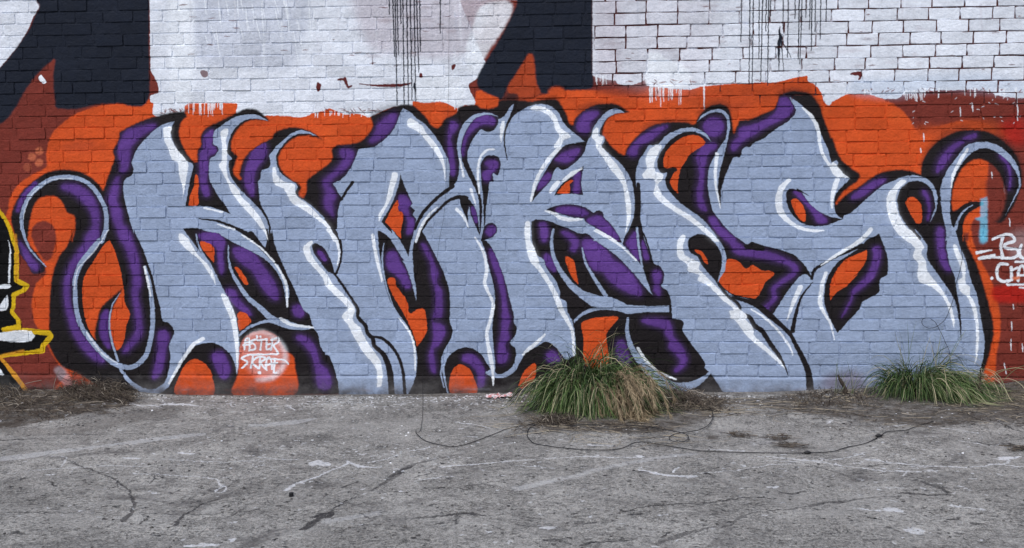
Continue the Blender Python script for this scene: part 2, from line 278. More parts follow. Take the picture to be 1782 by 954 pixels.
    # ---------------- black openings inside the fills
    for s in ('M6 385,475! 400,540 440,630 470,695! 455,712 487,740 470,770 495,800 480,870 465,954 B6 370,50 352,150! 335,110 300,50 260,0 M6 330,900 280,850 252,820! 300,740 340,660 370,570 385,500',
              'M6 228,880! 260,890 310,930 B6 270,80 320,160 345,175! 372,170 380,80 405,0 M6 530,875! B6 470,80 515,170 548,240 577,330 583,420 580,510 597,550 590,595 560,650 533,720 545,810 570,912! 350,912! 390,820 400,700 385,640 350,540 300,470 250,390 220,300 205,220 190,120',
              'M6 1052,92 980,78 900,105 850,165 815,245 802,330 812,400 850,490 895,575 920,640 930,730 932,905! 940,880 950,760 945,660 920,570 880,470 850,400 852,330 875,270 920,200 945,180 985,198 1030,185 1060,140',
              'M6 940,420 965,375 1010,357 1060,370 1078,410 1075,460 1055,497 1025,485 1028,540 1000,548 995,600 980,700 972,820 962,870! 960,760 955,650 945,560 940,480',
              'M6 940,948 955,880 975,840 1015,825 1050,850 1050,890 1020,925 970,945',
              'M6 795,655! 840,650 880,690 910,740 925,830 935,920! 900,840 870,770 860,710! 850,760 855,830! 830,770 800,700',
              'M8 495,688! 510,630 550,540 590,470 640,390 700,310 760,280 865,265! 890,240 880,270 860,340 820,390 760,440 710,462 672,445 650,475 630,530 590,580 540,630',
              'M8 652,638! 680,590 730,530 790,480 860,430! 845,500 842,570 855,635! 760,625',
              'M8 595,738! 650,712 720,698 800,700 870,720 925,755 950,740 985,750 1000,790 1050,840 1090,900 1120,960 1080,954 1010,915 920,850 870,820 855,795 780,790 700,765 620,745',
              'M8 495,820! 530,803 600,808 680,838 760,868 830,902 880,900 940,954 B10 80,40 160,90 250,160 330,245 400,330 432,364! 425,395 280,418 200,400 100,380 0,330 B8 560,380 555,340 530,280 480,210 465,165 430,140 405,80 398,0',
              'B8 120,60! 150,62 190,120 230,220 260,310 280,400 300,470 300,510 315,540 310,580 295,600 280,630 310,660 310,710 290,760 240,795 200,795 195,740 185,620 180,540 190,440 195,380 185,300 160,200 145,130',
              'B4 455,85 480,75 520,100 550,150 570,200 580,245! 540,230 500,180 465,130',
              'B10 625,80 640,45 690,22 740,40 790,90 815,150 810,220 788,292! 740,240 700,190 680,150 640,125',
              'M12 668,630 690,590 740,600 780,620 830,690 900,750 980,785 1065,800! 1000,825 940,845 860,850 780,830 720,780 680,720',
              'B12 818,572! 770,480 745,400 750,310 775,240 820,180 880,140 954,90 B14 80,60 152,22! 185,100 202,170 197,250 160,270 155,310 150,350 60,400 50,430 0,487',
              'B10 265,78! 300,30 340,-10 360,0 390,90 430,185 440,250 430,360! 400,280 375,208 330,150'):
        F(s, 'K')
    F('B10 750,792! 825,905! 700,905 650,890 710,850', 'K', 1.5, .85)
    # ---------------- purple shading: spray fades kept inside the black
    mp.guard = np.clip(1.6 - np.abs(mp.a - C_['K']).sum(axis=2) / 0.06, 0, 1)
    purples = (('M0 420,575 520,562 600,600 650,660 682,740 685,830 670,900 640,954 B0 470,60 500,0 M0 610,930 640,830 620,740 570,680 500,620', 3),
                 ('M0 110,740 140,660 190,590 240,540 262,556 200,620 160,680 130,750', 1.5), ('B0 100,60 130,90 180,160 215,200 200,230 150,190', 3),
                 ('M0 880,185 960,165 1080,150 1000,210 930,270 900,320 893,390 888,440 860,480 830,470 840,420 815,350 830,260', 3),
                 ('M0 800,515 830,510 812,580 808,680 838,740 848,830 890,900 905,954 840,954 800,850 770,760 760,640', 3),
                 ('B0 690,-20 735,60 770,180 778,300 763,355 775,430 788,540 780,590 730,650 680,685 700,640 750,560 745,450 730,350 735,250 700,120 670,40', 3),
                 ('B0 880,562 920,558 935,600 920,660 912,720 890,800 845,825 855,760 870,680 872,600', 2),
                 ('B0 545,0 500,120 420,200 390,290 385,380 410,480 450,570 520,660 580,730 520,720 440,640 390,540 360,420 355,300 385,190 460,80', 3),
                 ('B0 560,470 590,440 600,500 600,580 610,660 580,640 555,570', 2),
                 ('M2 630,210 680,185 678,250 668,285 705,320 695,345 645,370 645,450 636,530 655,635 615,640 590,560 585,400 590,340 610,310 612,240', 2),
                 ('M2 960,315 1035,275 1048,330 1030,385 985,440 965,500 962,560 955,645 915,600 895,540 900,460 920,400', 2.5),
                 ('M4 760,325 848,325 848,390 800,455 720,515 690,560 735,640 710,690 718,790 690,760 650,700 660,600 640,540 740,450 780,390', 3.5),
                 ('M4 1020,150 1080,95 1150,70 1135,150 1075,220 1000,268 960,262 1000,210', 3),
                 ('M6 735,125 785,150 755,200 732,240 748,330 763,450 758,500 730,490 722,400 712,300 714,200', 1.5),
                 ('M6 930,92 990,82 1038,110 1030,150 965,145 900,175 850,235 828,310 815,370 812,300 832,220 872,140', 1.5),
                 ('M6 965,415 1010,392 1058,408 1053,450 1008,495 1003,535 965,535 952,480 1000,450', 1.5), ('M6 872,722 900,722 913,780 910,830 885,780', .8), ('M6 975,895 985,862 1015,845 1043,862 1035,898 1000,920', 1.5),
                 ('M6 375,640 420,640 458,690 440,722 448,780 478,800 478,860 455,905 425,900 435,820 410,760 372,730', 1.2),
                 ('B6 235,130 280,120 308,180 338,230 366,310 335,325 295,262 235,210', 1.5),
                 ('B6 420,80 452,85 498,190 518,240 508,290 538,340 538,480 485,488 485,510 548,530 553,580 520,640 490,660 498,720 503,795 480,785 465,700 490,600 485,500 500,440 500,350 480,260 470,180', 1.8),
                 ('B6 660,692 710,690 758,740 776,800 768,865 735,870 735,800 700,750 650,722', 1.5),
                 ('B8 165,105 200,150 230,230 250,320 262,420 278,500 268,550 273,600 250,640 268,690 250,735 215,735 210,680 230,560 235,450 232,380 205,260 175,180', 1.8),
                 ('B8 480,690 510,667 555,700 560,725 500,735 480,715', 1.5), ('M8 560,525 610,480 635,500 600,555 545,600 535,598', 1.2),
                 ('M8 660,382 730,335 830,312 818,350 780,395 735,410 700,405 655,395', 2), ('M8 790,490 835,475 828,560 830,615 785,615 790,560', 1.2),
                 ('M8 660,740 740,715 830,725 890,760 850,780 740,765', 2), ('M8 880,800 960,775 1000,805 1055,865 1100,940 1020,910 940,850 890,830', 1.5),
                 ('M8 545,835 590,825 608,870 598,954 570,954 565,880', 1.2), ('B8 448,5 485,-5 480,60 455,55', 1.2), ('B8 480,130 520,180 530,232 495,212 468,180', 1.2),
                 ('B8 560,15 600,12 660,60 640,120 612,112 620,70', 1.6), ('B8 680,62 750,62 825,130 845,165 900,195 960,255 960,320 900,280 820,235 740,220 700,150', 2),
                 ('B10 60,65 165,112 198,160 258,202 328,262 368,330 366,365 300,350 220,305 175,262 150,205 105,190 90,140', 2.5),
                 ('B10 285,75 310,40 338,10 345,100 352,170 315,125', 1.2), ('B10 372,60 400,120 412,165 385,160', .8), ('B10 430,235 468,225 482,260 468,300 478,360 460,365 438,340 442,300', 1.5),
                 ('B10 370,500 430,490 518,502 538,540 548,590 598,650 623,720 600,765 550,785 585,735 560,690 520,650 525,610 500,580 500,550 400,522', 2),
                 ('B10 235,622 270,612 298,690 300,740 255,742 230,670', 2), ('M10 15,140 60,70 130,55 170,65 130,110 105,140 100,198 40,198 15,180', 2.5),
                 ('M10 365,335 400,285 470,222 560,175 645,152 600,195 550,240 500,270 450,290 432,340 425,368 375,360', 2), ('M10 890,150 930,105 1000,105 1028,140 1025,190 980,230 910,215', 2.5),
                 ('M10 890,290 975,275 978,310 920,350 910,400 898,450 890,560 885,640 900,700 912,745 875,735 850,690 845,600 862,520 855,430 840,370', 2.5),
                 ('M10 925,795 970,785 1010,850 1060,900 1115,942 1060,954 995,905 955,855', 1.5), ('B12 165,5 200,0 250,60 305,105 250,115 225,80', 1.5),
                 ('U12 622,682 680,680 712,730 698,790 640,828 560,865 480,908 400,938 345,945 350,885 430,865 520,830 600,770', 2), ('M12 315,250 400,200 470,195 400,240 350,285 305,335 285,300', 2.5),
                 ('M12 718,615 760,612 828,690 898,752 955,810 935,830 885,825 855,770 805,700', 1.5),
                 ('B12 240,120 320,112 420,117 520,152 588,190 603,220 578,258 520,298 478,330 485,380 448,422 420,460 395,445 455,380 455,320 510,275 570,228 540,195 440,165 340,150', 1.8),
                 ('B12 840,488 872,420 895,372 B14 0,335 70,270 108,200 122,130 112,105 150,92 163,130 153,190 118,270 50,330 15,355 0,400', 1.5),
                 ('M14 0,640 80,580 170,530 240,528 150,590 70,645 0,665', 2), ('M14 485,602 520,612 543,680 543,760 522,815 530,730 512,660', 1.2),
                 ('M14 580,470 615,375 690,292 775,262 720,312 660,400 632,450 592,480', 2.5), ('M14 770,240 860,205 862,235 800,252', 2), ('M14 1015,350 1060,372 1098,440 1105,530 1098,600 1082,600 1090,500 1068,420', 1.5),
                 ('M14 595,862 620,855 630,954 598,954', 1.5), ('B14 472,0 508,0 513,90 528,170 552,228 530,232 492,180 475,100', 1.2), ('B4 485,115 510,122 538,168 520,175 495,145', .8),
                 ('B4 350,425 390,418 412,460 390,487 355,470', 1.2), ('B4 365,592 420,592 468,640 488,700 498,740 535,770 562,830 550,880 490,870 475,790 455,700 410,640', 2.5),
                 ('B2 462,28 560,15 608,62 598,130 603,220 585,250 570,180 560,100 505,72', 1.5), ('B2 650,110 700,97 768,130 828,210 878,280 902,340 898,388 850,365 800,300 760,230 690,180', 2.5),
                 ('B2 612,335 660,332 690,390 738,440 755,475 700,448 645,400', 2.5), ('B2 535,692 590,672 618,710 638,780 612,828 578,808 548,740', 2),
                 ('M0 760,620 810,560 800,640 760,700', 2.5))
    for s, soft in purples: F(s, 'p', soft + 4, .8)
    for s, soft in purples: F(s, 'P', soft * .5, .92)
    for s, soft in purples: F(s, 'Q', soft + 3, .42)
    # brush and spray marks inside the purple
    d = np.abs(mp.a - C_['P']).sum(axis=2); mp.guard = np.clip(1.5 - d / .05, 0, 1)
    for k in range(1500):
        x, y = rnd.uniform(20, 1780), rnd.uniform(165, 690); a = rnd.gauss(1.2, .7); h = rnd.uniform(4, 16)
        S(f'X {x:.1f},{y:.1f} {x+h*math.cos(a):.1f},{y+h*math.sin(a):.1f}', [rnd.uniform(1.5, 6), rnd.uniform(1, 3)], rnd.choice('Qppu'), rnd.uniform(.15, .5), rnd.choice((0, .8, 1.6)))
    mp.guard = None
    # ---------------- orange seen through the letters
    F('B0 605,55! 640,130 670,240 685,330 690,400 720,460 715,490 700,530 690,600 670,650 650,667! 600,660 520,600 480,520 460,430 455,330 470,250 520,170 570,90', 'O')
    F('M0 215,920 230,850 300,813 370,850 390,920 B0 315,30 305,90 280,160 245,170 200,100 175,40', 'R', .5)
    F('B0 682,320! 610,380 560,430 540,490 525,600 580,670 640,722 652,690 620,600 610,520 620,450 650,380', 'K', .6)
    F('B0 560,470 595,440 600,500 600,580 612,660 580,640 550,570', 'P', 2)
    for s in ('M2 560,490 580,530 575,620 575,700 510,706! 520,640 545,570', 'B2 475,65 530,80 550,110 545,182! 510,140 480,100', 'B2 668,203 720,260 737,302 715,300 690,260', 'B2 680,460 720,460 750,495 750,515 720,540 690,557 680,500',
              'B2 340,912 360,800 390,745 440,715 490,735 525,770 540,820 547,912', 'M6 360,670 370,740 400,755 405,800 390,860 390,937! 278,820!',
              'B6 238,272 275,268 285,310 330,370 350,410 360,462 400,440 440,440 450,480 455,550 435,600 400,647! 380,580 340,490 300,420 260,350 240,300', 'B6 580,830 600,770 640,745 690,770 710,810 728,908 590,908',
              'M8 765,530 785,535 760,560 755,620 672,622! 720,560', 'B8 585,150 620,160 635,180 657,304! 620,260 595,200', 'B10 38,520 100,490 200,480 242,488 200,540 175,580 180,640 180,750 60,750 50,600', 'B8 325,860 360,780 410,740 425,760 410,830 350,880',
              'M10 613,400 630,340 680,280 740,240 800,220 860,225 900,260 895,290 840,320 790,360 760,410 730,460 715,540 715,624! 680,590 660,540 680,490 710,460 690,440 625,447', 'B12 28,115 60,115 90,150 102,188 80,175 60,140',
              'B12 210,165 270,175 310,215 350,195 400,225 467,240 420,290 390,350 360,382 230,350 163,285 195,230', 'B14 86,113! 80,170 50,220 10,260 B12 930,245 870,312 815,345 778,392! 775,330 790,270 830,200 880,155',
              'M12 705,670 740,660 780,700 803,760 800,817 770,810 740,770 710,710', 'M14 375,690 400,650 440,655 480,700 487,790 475,828 445,825 410,770'):
        F(s, 'O', .4)
    F('M14 940,520 1055,575 1058,680 1030,780 960,830 940,700', 'R', 2.5)
    F('M14 760,870 775,820 820,770 905,742 925,750 925,780 850,800 825,850 820,954 B14 655,0 640,20 618,0', 'O', .5)
    # spray bubble with its tag
    F('B4 20,912 45,800 52,680 70,612 130,567 200,560 262,592 310,670 350,700 360,760 362,912', 'O', .5)
    F('B4 65,690 80,620 140,575 210,575 270,620 300,690 290,760 220,810 120,790', 'W', 5, .22)
    S('B4 70,640 110,585 170,565 230,585 290,640 308,710 285,770 230,820 150,830', [2, 5, 6, 8, 9, 9, 9, 6], 'W', .55, 2.2)
    S('B4 150,590 150,592', 5, 'W'); S('B4 170,592 170,594', 4, 'W')
    for s in ('B4 80,662 97,600 108,660', 'B4 74,640 118,632', 'B4 90,622 120,616', 'B4 150,605 120,618 140,640 138,660 108,668', 'B4 154,612 206,604', 'B4 176,608 168,664', 'B4 205,612 202,660 228,656', 'B4 203,635 224,632', 'B4 236,606 228,664', 'B4 230,610 266,600 270,618 238,640', 'B4 240,640 268,684',
              'B4 116,690 66,710 98,732 68,764', 'B4 100,692 262,688', 'B4 128,702 116,764', 'B4 158,704 124,732 158,766', 'B4 168,702 162,768', 'B4 168,704 196,712 170,738 204,776', 'B4 200,772 216,706 232,772', 'B4 196,748 262,736', 'B4 210,712 300,720 322,742', 'B4 250,716 242,788 258,790'):
        S(s, 3.5, 'W', 1)
    S('B4 163,791 164,792', 6, 'W')
    # ---------------- black outlines over the fills
    for s, w in (('M2 580,797 700,812 800,848 900,895 960,935 B4 115,25 160,80 215,140 258,192', [1.5, 4, 5, 7, 12, 10, 8, 3]), ('B4 205,0 212,60 196,112', [4, 4.5, 3]),
                 ('M6 748,572 680,620 600,690 540,760 505,820 485,870', [7, 6, 6, 6, 5]), ('M6 525,880 580,805 660,725 720,672 790,648 840,655', [6, 5, 5, 6, 8]),
                 ('M8 372,70 340,120 315,190 308,250 315,320 330,390', [5, 4, 3, 2.5, 1.5]), ('M4 850,545 810,600 772,665', [6, 5, 5]), ('M4 660,800 720,875 750,954 B4 610,60 618,120 608,190 588,242', [4, 7, 6, 4, 4, 4.5]),
                 ('B4 578,242 600,272 660,360 708,440 708,482 750,530 762,572 790,602 800,642 850,690 880,760 892,840 897,915', [4, 5, 5, 6, 7, 7, 8, 9, 11, 11, 11]),
                 ('B4 775,592 840,600 900,650 940,720 960,800 970,912', [5, 6, 6, 6, 6]), ('B10 430,190 415,120 385,30 355,-20', [4, 3, 3]), ('M10 440,560 445,700 440,800', [6, 7, 7]),
                 ('B12 150,288 210,365 260,402 280,432 272,460 330,482 362,532 402,560 440,620 490,690 520,740 547,810', [3, 5, 5, 6, 5, 8, 9, 8, 8, 7, 4, 1]),
                 ('B12 240,375 360,410 450,480 550,570 600,660 640,740 660,800 666,895', [5, 9, 11, 8, 7, 9, 11, 14]), ('B12 682,290 620,370 588,470 570,560', [1.5, 4, 6, 8]), ('B12 676,270 690,225 730,195 800,155 870,125 954,85', [5, 6, 4, 4, 5, 6]),
                 ('B0 800,140 830,230 852,320', [1, 2, 3]), ('B6 860,0 862,10', 1), ('M12 745,597 790,620 825,637', [4, 2, 1])):
        S(s, w, 'K')
    F('B12 345,70 330,82 315,78 300,95 340,110 420,105', 'K', .4)
    F('M14 700,800 740,730 810,685 905,680 912,700 850,730 795,770 772,830 768,954 745,954 715,870', 'K')
    # ---------------- thin blue ribbons
    for s, w in (('B0 255,203 200,150 150,80 125,0 M0 150,870 148,790 165,720 200,650 260,585 340,530 420,510 500,512 570,530 640,580 690,650 725,720 735,800 730,880 700,954 B0 550,60 490,130 440,200 417,270 415,340 420,420 432,490 460,550 500,610 550,670 610,725 660,752 720,762 770,738 810,690 835,600 845,500 840,400 828,300 805,205', [1.5, 4, 6.5, 7.5, 7.5, 7.5, 7.5, 8, 8.5, 9, 8, 8.5, 9, 9.5, 8.5, 8.5, 8.5, 7.5, 5]),
                 ('B0 662,762 700,820 750,865 810,893 870,893 920,860 B2 290,850 330,770 370,690 430,635 480,618', [5, 7, 9, 11, 10, 9, 8, 6]),
                 ('B0 665,350 630,400 608,470 608,560 625,640 652,725', [1, 2, 3, 3.5, 3.5, 4]), ('B2 450,25 460,80 490,140 530,200 560,260 590,320', [2, 3.5, 3.5, 3, 3]), ('B2 628,85 628,150 645,230 690,310 740,380 800,430 860,485 925,520', [1.5, 3.5, 5, 7, 8, 9, 11, 12]),
                 ('B6 218,75 207,150 212,230 235,330 270,425', [1.5, 3, 3, 2.5, 1]), ('B10 345,-10 355,90 374,206', [4, 4, 3]), ('B10 42,100 60,180 110,270 172,365', [2, 4, 6, 7]), ('B8 518,0 508,70 520,150 560,230 620,310 700,375', [4, 5.5, 7, 9, 11, 14]),
                 ('B10 295,490 290,560 310,640 350,710 410,780 480,840 550,868 620,866 690,840 748,792', [4, 7, 9, 12, 15, 17, 16, 15, 10, 4]), ('M14 835,705 780,740 740,800 718,870', [1.5, 3, 3.5, 5]),
                 ('B6 540,740 532,800 550,870', [2.5, 3, 2]), ('B8 350,690 300,775 250,806 190,808 150,792', [3, 5, 6, 6, 5]), ('M6 948,880 935,945 B8 110,60', [4, 4, 3])):
        S(s, w, 'B')
    F('B6 345,165! 320,170! 350,230 375,310 395,392! 395,330 380,240 376,170', 'B')
    F('B4 220,495! 285,488 340,510 400,530 467,540! 400,556 320,547 270,527 210,514 150,527 100,552 52,592! 50,580 100,535 160,510', 'B')
    F('B8 690,340 780,368 840,375 900,400 B10 290,415 400,422 522,420! 522,455! 400,456 295,466 240,450 160,443 90,455 30,485 0,515! -5,500 40,460 100,432 150,428! 90,420 40,380 0,330', 'B')
    # ---------------- white highlights
    for s in ('M2 340,170 390,160 383,220 400,270 440,330 500,400 505,440 490,540 470,650 463,702! 470,600 445,500 435,410 395,390 370,320 340,250 335,200', 'M2 730,200 780,178 768,260 775,340 775,400 770,440 790,530 860,600 870,640 930,700 990,770 1030,840 1055,920 1058,958! 1040,900 960,800 870,700 810,620 780,550 740,470 720,430 740,390 740,300',
              'M4 295,445 315,440 325,490 370,540 445,560 450,610 470,650 540,700 620,780 690,850 735,954 712,954 680,870 600,800 500,730 430,690 400,640 370,590 310,560 295,500', 'M6 430,130 445,105 480,115 540,160 560,200 620,270 670,350 695,440 695,552! 680,450 640,360 580,280 540,230 500,190 440,165',
              'M6 330,480 365,485 360,530 340,590 320,660 280,730 245,800 235,815 235,770 280,690 300,600', 'M6 1085,125 1105,125 1103,170 1088,240 1078,280! 1072,200', 'M8 490,35 560,20 630,50 670,100 700,170 770,230 720,250 700,295 650,302 690,230 660,180 650,130 610,80 560,55',
              'M10 145,170 165,170 165,225 200,235 185,290 230,350 290,420 340,500 370,600 390,700 385,800 348,905! 360,800 350,680 330,560 260,470 200,380 150,310 145,265 120,235 125,200', 'M10 530,310 600,288 572,360 548,420 562,470 610,490 605,530 575,560 612,640 700,715 800,775 880,840 950,900 1000,954 965,954 880,880 800,815 700,755 600,685 545,625 560,560 540,520 480,520 470,490 500,450 490,380',
              'B10 570,60 600,25 615,40 600,90 610,140 690,180 690,220 760,290 830,360 900,430 954,490 865,490 880,440 820,390 740,310 680,280 690,250 630,230 620,190 570,150', 'B12 220,450 280,470 350,540 360,590 440,660 500,720 530,772! 440,690 330,600 260,510',
              'M12 970,440 1000,410 1060,480 1112,520! 1040,512 1000,500', 'M14 340,530 380,538 320,600 305,680 330,780 390,870 470,954 380,954 290,860 245,740 245,640 290,580', 'B14 260,0 325,0 400,90 385,130 410,170 420,230 500,330 550,420 570,500 565,548! 545,460 510,380 450,320 370,280 370,190 340,150 350,100',
              'B14 570,80 600,130 630,200 630,290 655,320 655,360 690,430 705,550 700,680 680,752! 690,620 680,480 640,370 600,340 590,280 615,260 600,200 570,130', 'B2 350,35 370,25 430,90 460,140 510,190 545,240 558,308! 520,240 470,170 410,120 365,75', 'B2 588,355 620,368 660,460 680,560 685,680 675,795! 665,640 640,500 600,400',
              'M2 440,905 470,905 520,960 460,960', 'B4 405,110 420,80 460,65 440,100 470,170 540,250 570,300 620,350 690,430 680,500 720,540 760,620 830,720 845,800 840,860 815,870 810,770 740,680 680,580 650,520 620,480 650,430 590,370 530,310 510,260 430,170', 'M8 452,825 486,820 490,954 B8 405,80 440,180 400,190 365,80'):
        F(s, 'W', 4, .22); F(s, 'W', .3, 1)
    for s, w in (('M6 795,380 808,440 820,505', [2, 4, 4]), ('M6 1032,318 990,320 945,360 925,420 920,500 930,620', [3, 4, 4, 4, 4, 3]), ('M6 872,595 905,700', [5, 2]), ('M6 772,732 820,780 855,860', [6, 5, 2]), ('M6 640,720 600,752 560,800 520,870 492,954', [2, 4, 5, 5, 5]),
                 ('M8 690,310 620,380 560,470 520,560 492,675', [6, 7, 6, 6, 4]), ('M8 845,448 780,485 715,535', [3, 7, 5]), ('M8 680,545 650,580 625,612', [7, 9, 5]), ('M8 592,742 650,762 700,792 770,805 845,800', [3, 6, 7, 6, 3]),
                 ('B8 372,-5 380,80 400,160 435,205 480,270 520,340 545,400 570,460 600,510 625,570 632,690', [9, 9, 10, 9, 8, 8, 10, 8, 6, 5, 5]), ('M8 945,873 1080,950', [4, 3]), ('B10 110,5 250,85 340,170', [3, 3.5, 3]),
                 ('B12 340,440 420,490 500,570 550,640 572,692', [2, 4, 4, 4, 3]), ('B12 612,320 580,390 540,500', [9, 7, 2]), ('B12 755,240 735,300 722,400 745,460 780,520 802,608', [6, 7, 8, 5, 4, 1.5]), ('B12 728,197 800,148 860,112 954,60', [2, 5, 6, 5]), ('B14 0,92 60,50 105,0', [6, 7, 8]),
                 ('M12 780,30 850,100 890,190 900,270 920,350 965,425', [3, 6, 6, 6, 5, 5]), ('M12 1022,530 1000,590 985,660 985,722', [9, 8, 6, 3]), ('M12 690,530 640,580 618,650 625,740 680,810 760,860 850,880 928,880', [6, 10, 12, 11, 7, 6, 5, 2.5]), ('M12 190,350 180,450 180,560 200,660 213,725', [6, 6, 5, 3, 1.5]),
                 ('M14 690,585 702,500 750,400 800,318', [2, 5, 6, 4]), ('B2 300,850 360,740 400,680 440,630 490,603', [4, 5, 6, 7, 6]), ('B2 165,205 185,300 198,365', [4, 5, 3]), ('M2 615,723 745,752', [3, 3]), ('M2 712,837 825,872', [2, 4]), ('M2 880,910 950,954', [3, 3]),
                 ('B4 545,0 590,60 605,130 595,195', [7, 6, 4, 2]), ('B4 790,30 810,150 840,285', [5, 6, 2]), ('B4 70,30 170,100 245,178', [2, 3, 3]), ('B4 252,190 308,290 318,425', [3, 5, 3]), ('B4 285,495 340,525 462,541', [7, 5, 3]),
                 ('B8 85,45 130,120 150,220 138,290 155,340 185,410 170,500 150,570 160,650 180,760 186,860', [3, 5, 6, 6, 5, 6, 6, 6, 8, 6, 2]), ('B8 472,580 420,630 370,670 348,692', [3, 7, 7, 3]), ('B10 350,655 400,730 470,790 560,826', [5, 5, 4, 3]), ('B6 155,30 175,150 210,280', [5, 6, 2]), ('B6 300,490 360,570 385,650 390,780', [2, 4, 4, 2])):
        S(s, w, 'W', .92)
    S('M0 160,800 200,660 340,535 500,520', [1.5, 2, 2, 1.5], 'W', .5); S('B0 600,0 520,120 430,220 412,330', 2.2, 'W', .6); S('B0 480,570 560,680 650,740', [4, 4, 2], 'W', .6)
    # ---------------- neighbouring piece on the left, tags on the right
    F('M0 -900,200 0,745 40,805 75,890 90,954 B0 90,140 90,280 152,308 130,335 75,360 75,420 65,455 100,500 105,535 20,550 130,555 275,575 240,640 235,670 0,700 60,780 140,890 -800,900', 'k')
    S('M0 -60,690 0,750 40,810 75,890 92,954 B0 88,100 92,160 90,280! 150,310! 130,335 75,360! 75,420 65,455 100,500 105,535! 20,552', [7, 7, 7.5, 8, 9, 9, 8, 7, 8, 8], 'Y'); S('B0 20,552 130,557 270,572! 280,592 240,640 235,670! 120,685 0,702', [6, 9, 10, 9, 7, 6], 'Y')
    S('B0 85,30 92,160 91,280', 5, 'G', .7, 1); S('B0 130,672 0,700', 5, 'G', .8, .8); S('B0 0,705 60,780 145,885', [5, 9, 8], 'G')
    S('B0 45,60 56,130 50,290', [1, 4, 3.5], 'W', .9); F('B0 -20,325 -20,310 62,312', 'W', 0, .9); F('B0 -10,440 40,362 45,380 38,440', 'W', 0, .9); F('B0 -10,572 195,588 -10,612', 'W', 0, .9); F('B0 -40,740 20,800 -10,800', 'W')
    F('M0 -350,600 -120,640 -60,760 -120,900 -350,930', 'W', 1); S('M0 -600,300 -300,420 -60,690', 7, 'Y')
    F('M14 892,660 940,648 940,954 890,954 890,815 850,800 890,782', 'C', .8, .72, True); F('B14 712,-5 748,-5 745,68 712,72', 'C', 1.5, .8)
    F('B14 880,20 1000,20 1000,160 890,160', 'W', 8, .15)
    for s, w in (('B14 693,127 775,113', [6, 2]), ('B14 708,160 790,140', [6, 4]), ('B14 710,161 790,152 880,158 922,140 915,108 845,92 900,62 890,34 850,26 780,52', [3, 4, 5, 5, 5, 5, 5, 5, 4]), ('B14 838,36 826,90 838,158', 5), ('B14 938,85 930,140 960,160 985,140 990,80', 5), ('B14 1010,30 1010,160', 5), ('B14 905,179 1090,170', 3.5),
                 ('B14 862,192 822,190 804,225 812,270 840,287 875,280', 5), ('B14 882,208 887,276', 5), ('B14 882,228 916,210', 4), ('B14 922,282 942,198 965,280', 5), ('B14 926,255 960,250', 4), ('B14 990,200 990,280', 5), ('B14 862,304 1090,300', 4), ('B14 930,320 1000,322', 3)):
        S(s, w, 'W', .92)
    S('B14 777,268 778,269', 5, 'W'); F('B14 890,262 930,258 928,275 892,277', 'T', .5)
    # worn, splashed foot of the wall
    F('B0 300,770 350,760 420,870 400,900 330,830', 'S', 2, .45); F('B0 400,790 480,850 470,900 420,890', 'R', 3, .7); F('B12 740,820 860,780 960,800 960,900 740,890', 'M', 7, .45)
    for k in range(30):
        x = rnd.uniform(230, 1500); S(f'X {x:.0f},{rnd.uniform(676,681):.1f} {x+rnd.uniform(5,30):.0f},{rnd.uniform(676,681):.1f}', [1, 2, 1], rnd.choice('SSgR'), .35, .6)

def paint_cover(mp):
    """how far the roller reached into the joints (1 = joints fully painted)"""
    mp.a[:] = 1.0
    def F(s, v, soft): mp.fill(s, (v,), soft, 1.0)
    F('X 260,-420 620,-420 620,190 260,190', .86, 6); F('X 600,-420 850,-420 800,90 600,100', .55, 10); F('X 1035,-420 1220,-420 1220,128 1035,128', .33, 6)
    F('X 1200,-420 1520,-420 1520,128 1200,128', .44, 8); F('X 1500,-420 2200,-420 2200,122 1500,122', .35, 6); F('X -400,-420 70,-420 20,90 -400,200', .6, 8)
    F('U9 910,360 960,355 1040,410 1130,440 1192,500 1192,600 900,590 900,430', .9, 2)
# ------------------------------------------------------------------ helpers
COL = scene.collection
def link(name, me, mat=None, parent=None):
    o = bpy.data.objects.new(name, me); COL.objects.link(o)
    if mat is not None and me is not None: me.materials.append(mat)
    if parent is not None: o.parent = parent
    return o
def tag(o, label=None, cat=None, group=None, kind=None):
    if label: o['label'] = label
    if cat: o['category'] = cat
    if group: o['group'] = group
    if kind: o['kind'] = kind
    return o
def mesh(name, v, f, smooth_=True):
    me = bpy.data.meshes.new(name)
    me.from_pydata([tuple(map(float, a)) for a in v], [], [tuple(map(int, a)) for a in f])
    if smooth_: me.polygons.foreach_set('use_smooth', [True] * len(me.polygons))
    me.update(); return me
def npmesh(name, v, quads, smooth_=True):
    me = bpy.data.meshes.new(name); n = len(quads); k = quads.shape[1]
    me.vertices.add(len(v)); me.vertices.foreach_set('co', np.asarray(v, np.float32).ravel())
    me.loops.add(n * k); me.loops.foreach_set('vertex_index', np.asarray(quads, np.int32).ravel())
    me.polygons.add(n); me.polygons.foreach_set('loop_start', np.arange(n, dtype=np.int32) * k)
    me.polygons.foreach_set('loop_total', np.full(n, k, np.int32))
    me.polygons.foreach_set('use_smooth', np.full(n, smooth_, bool))
    me.update(calc_edges=True); me.validate(); return me
def attr(me, name, vals):
    a = me.attributes.new(name, 'FLOAT', 'POINT'); a.data.foreach_set('value', np.asarray(vals, np.float32))
def image(name, arr):
    h, w, c = arr.shape
    im = bpy.data.images.new(name, w, h, alpha=True, float_buffer=True)
    im.colorspace_settings.name = 'Non-Color'
    px = np.ones((h, w, 4), np.float32); px[..., :c] = arr[::-1]
    im.pixels.foreach_set(px.ravel()); im.update(); im.pack()
    return im

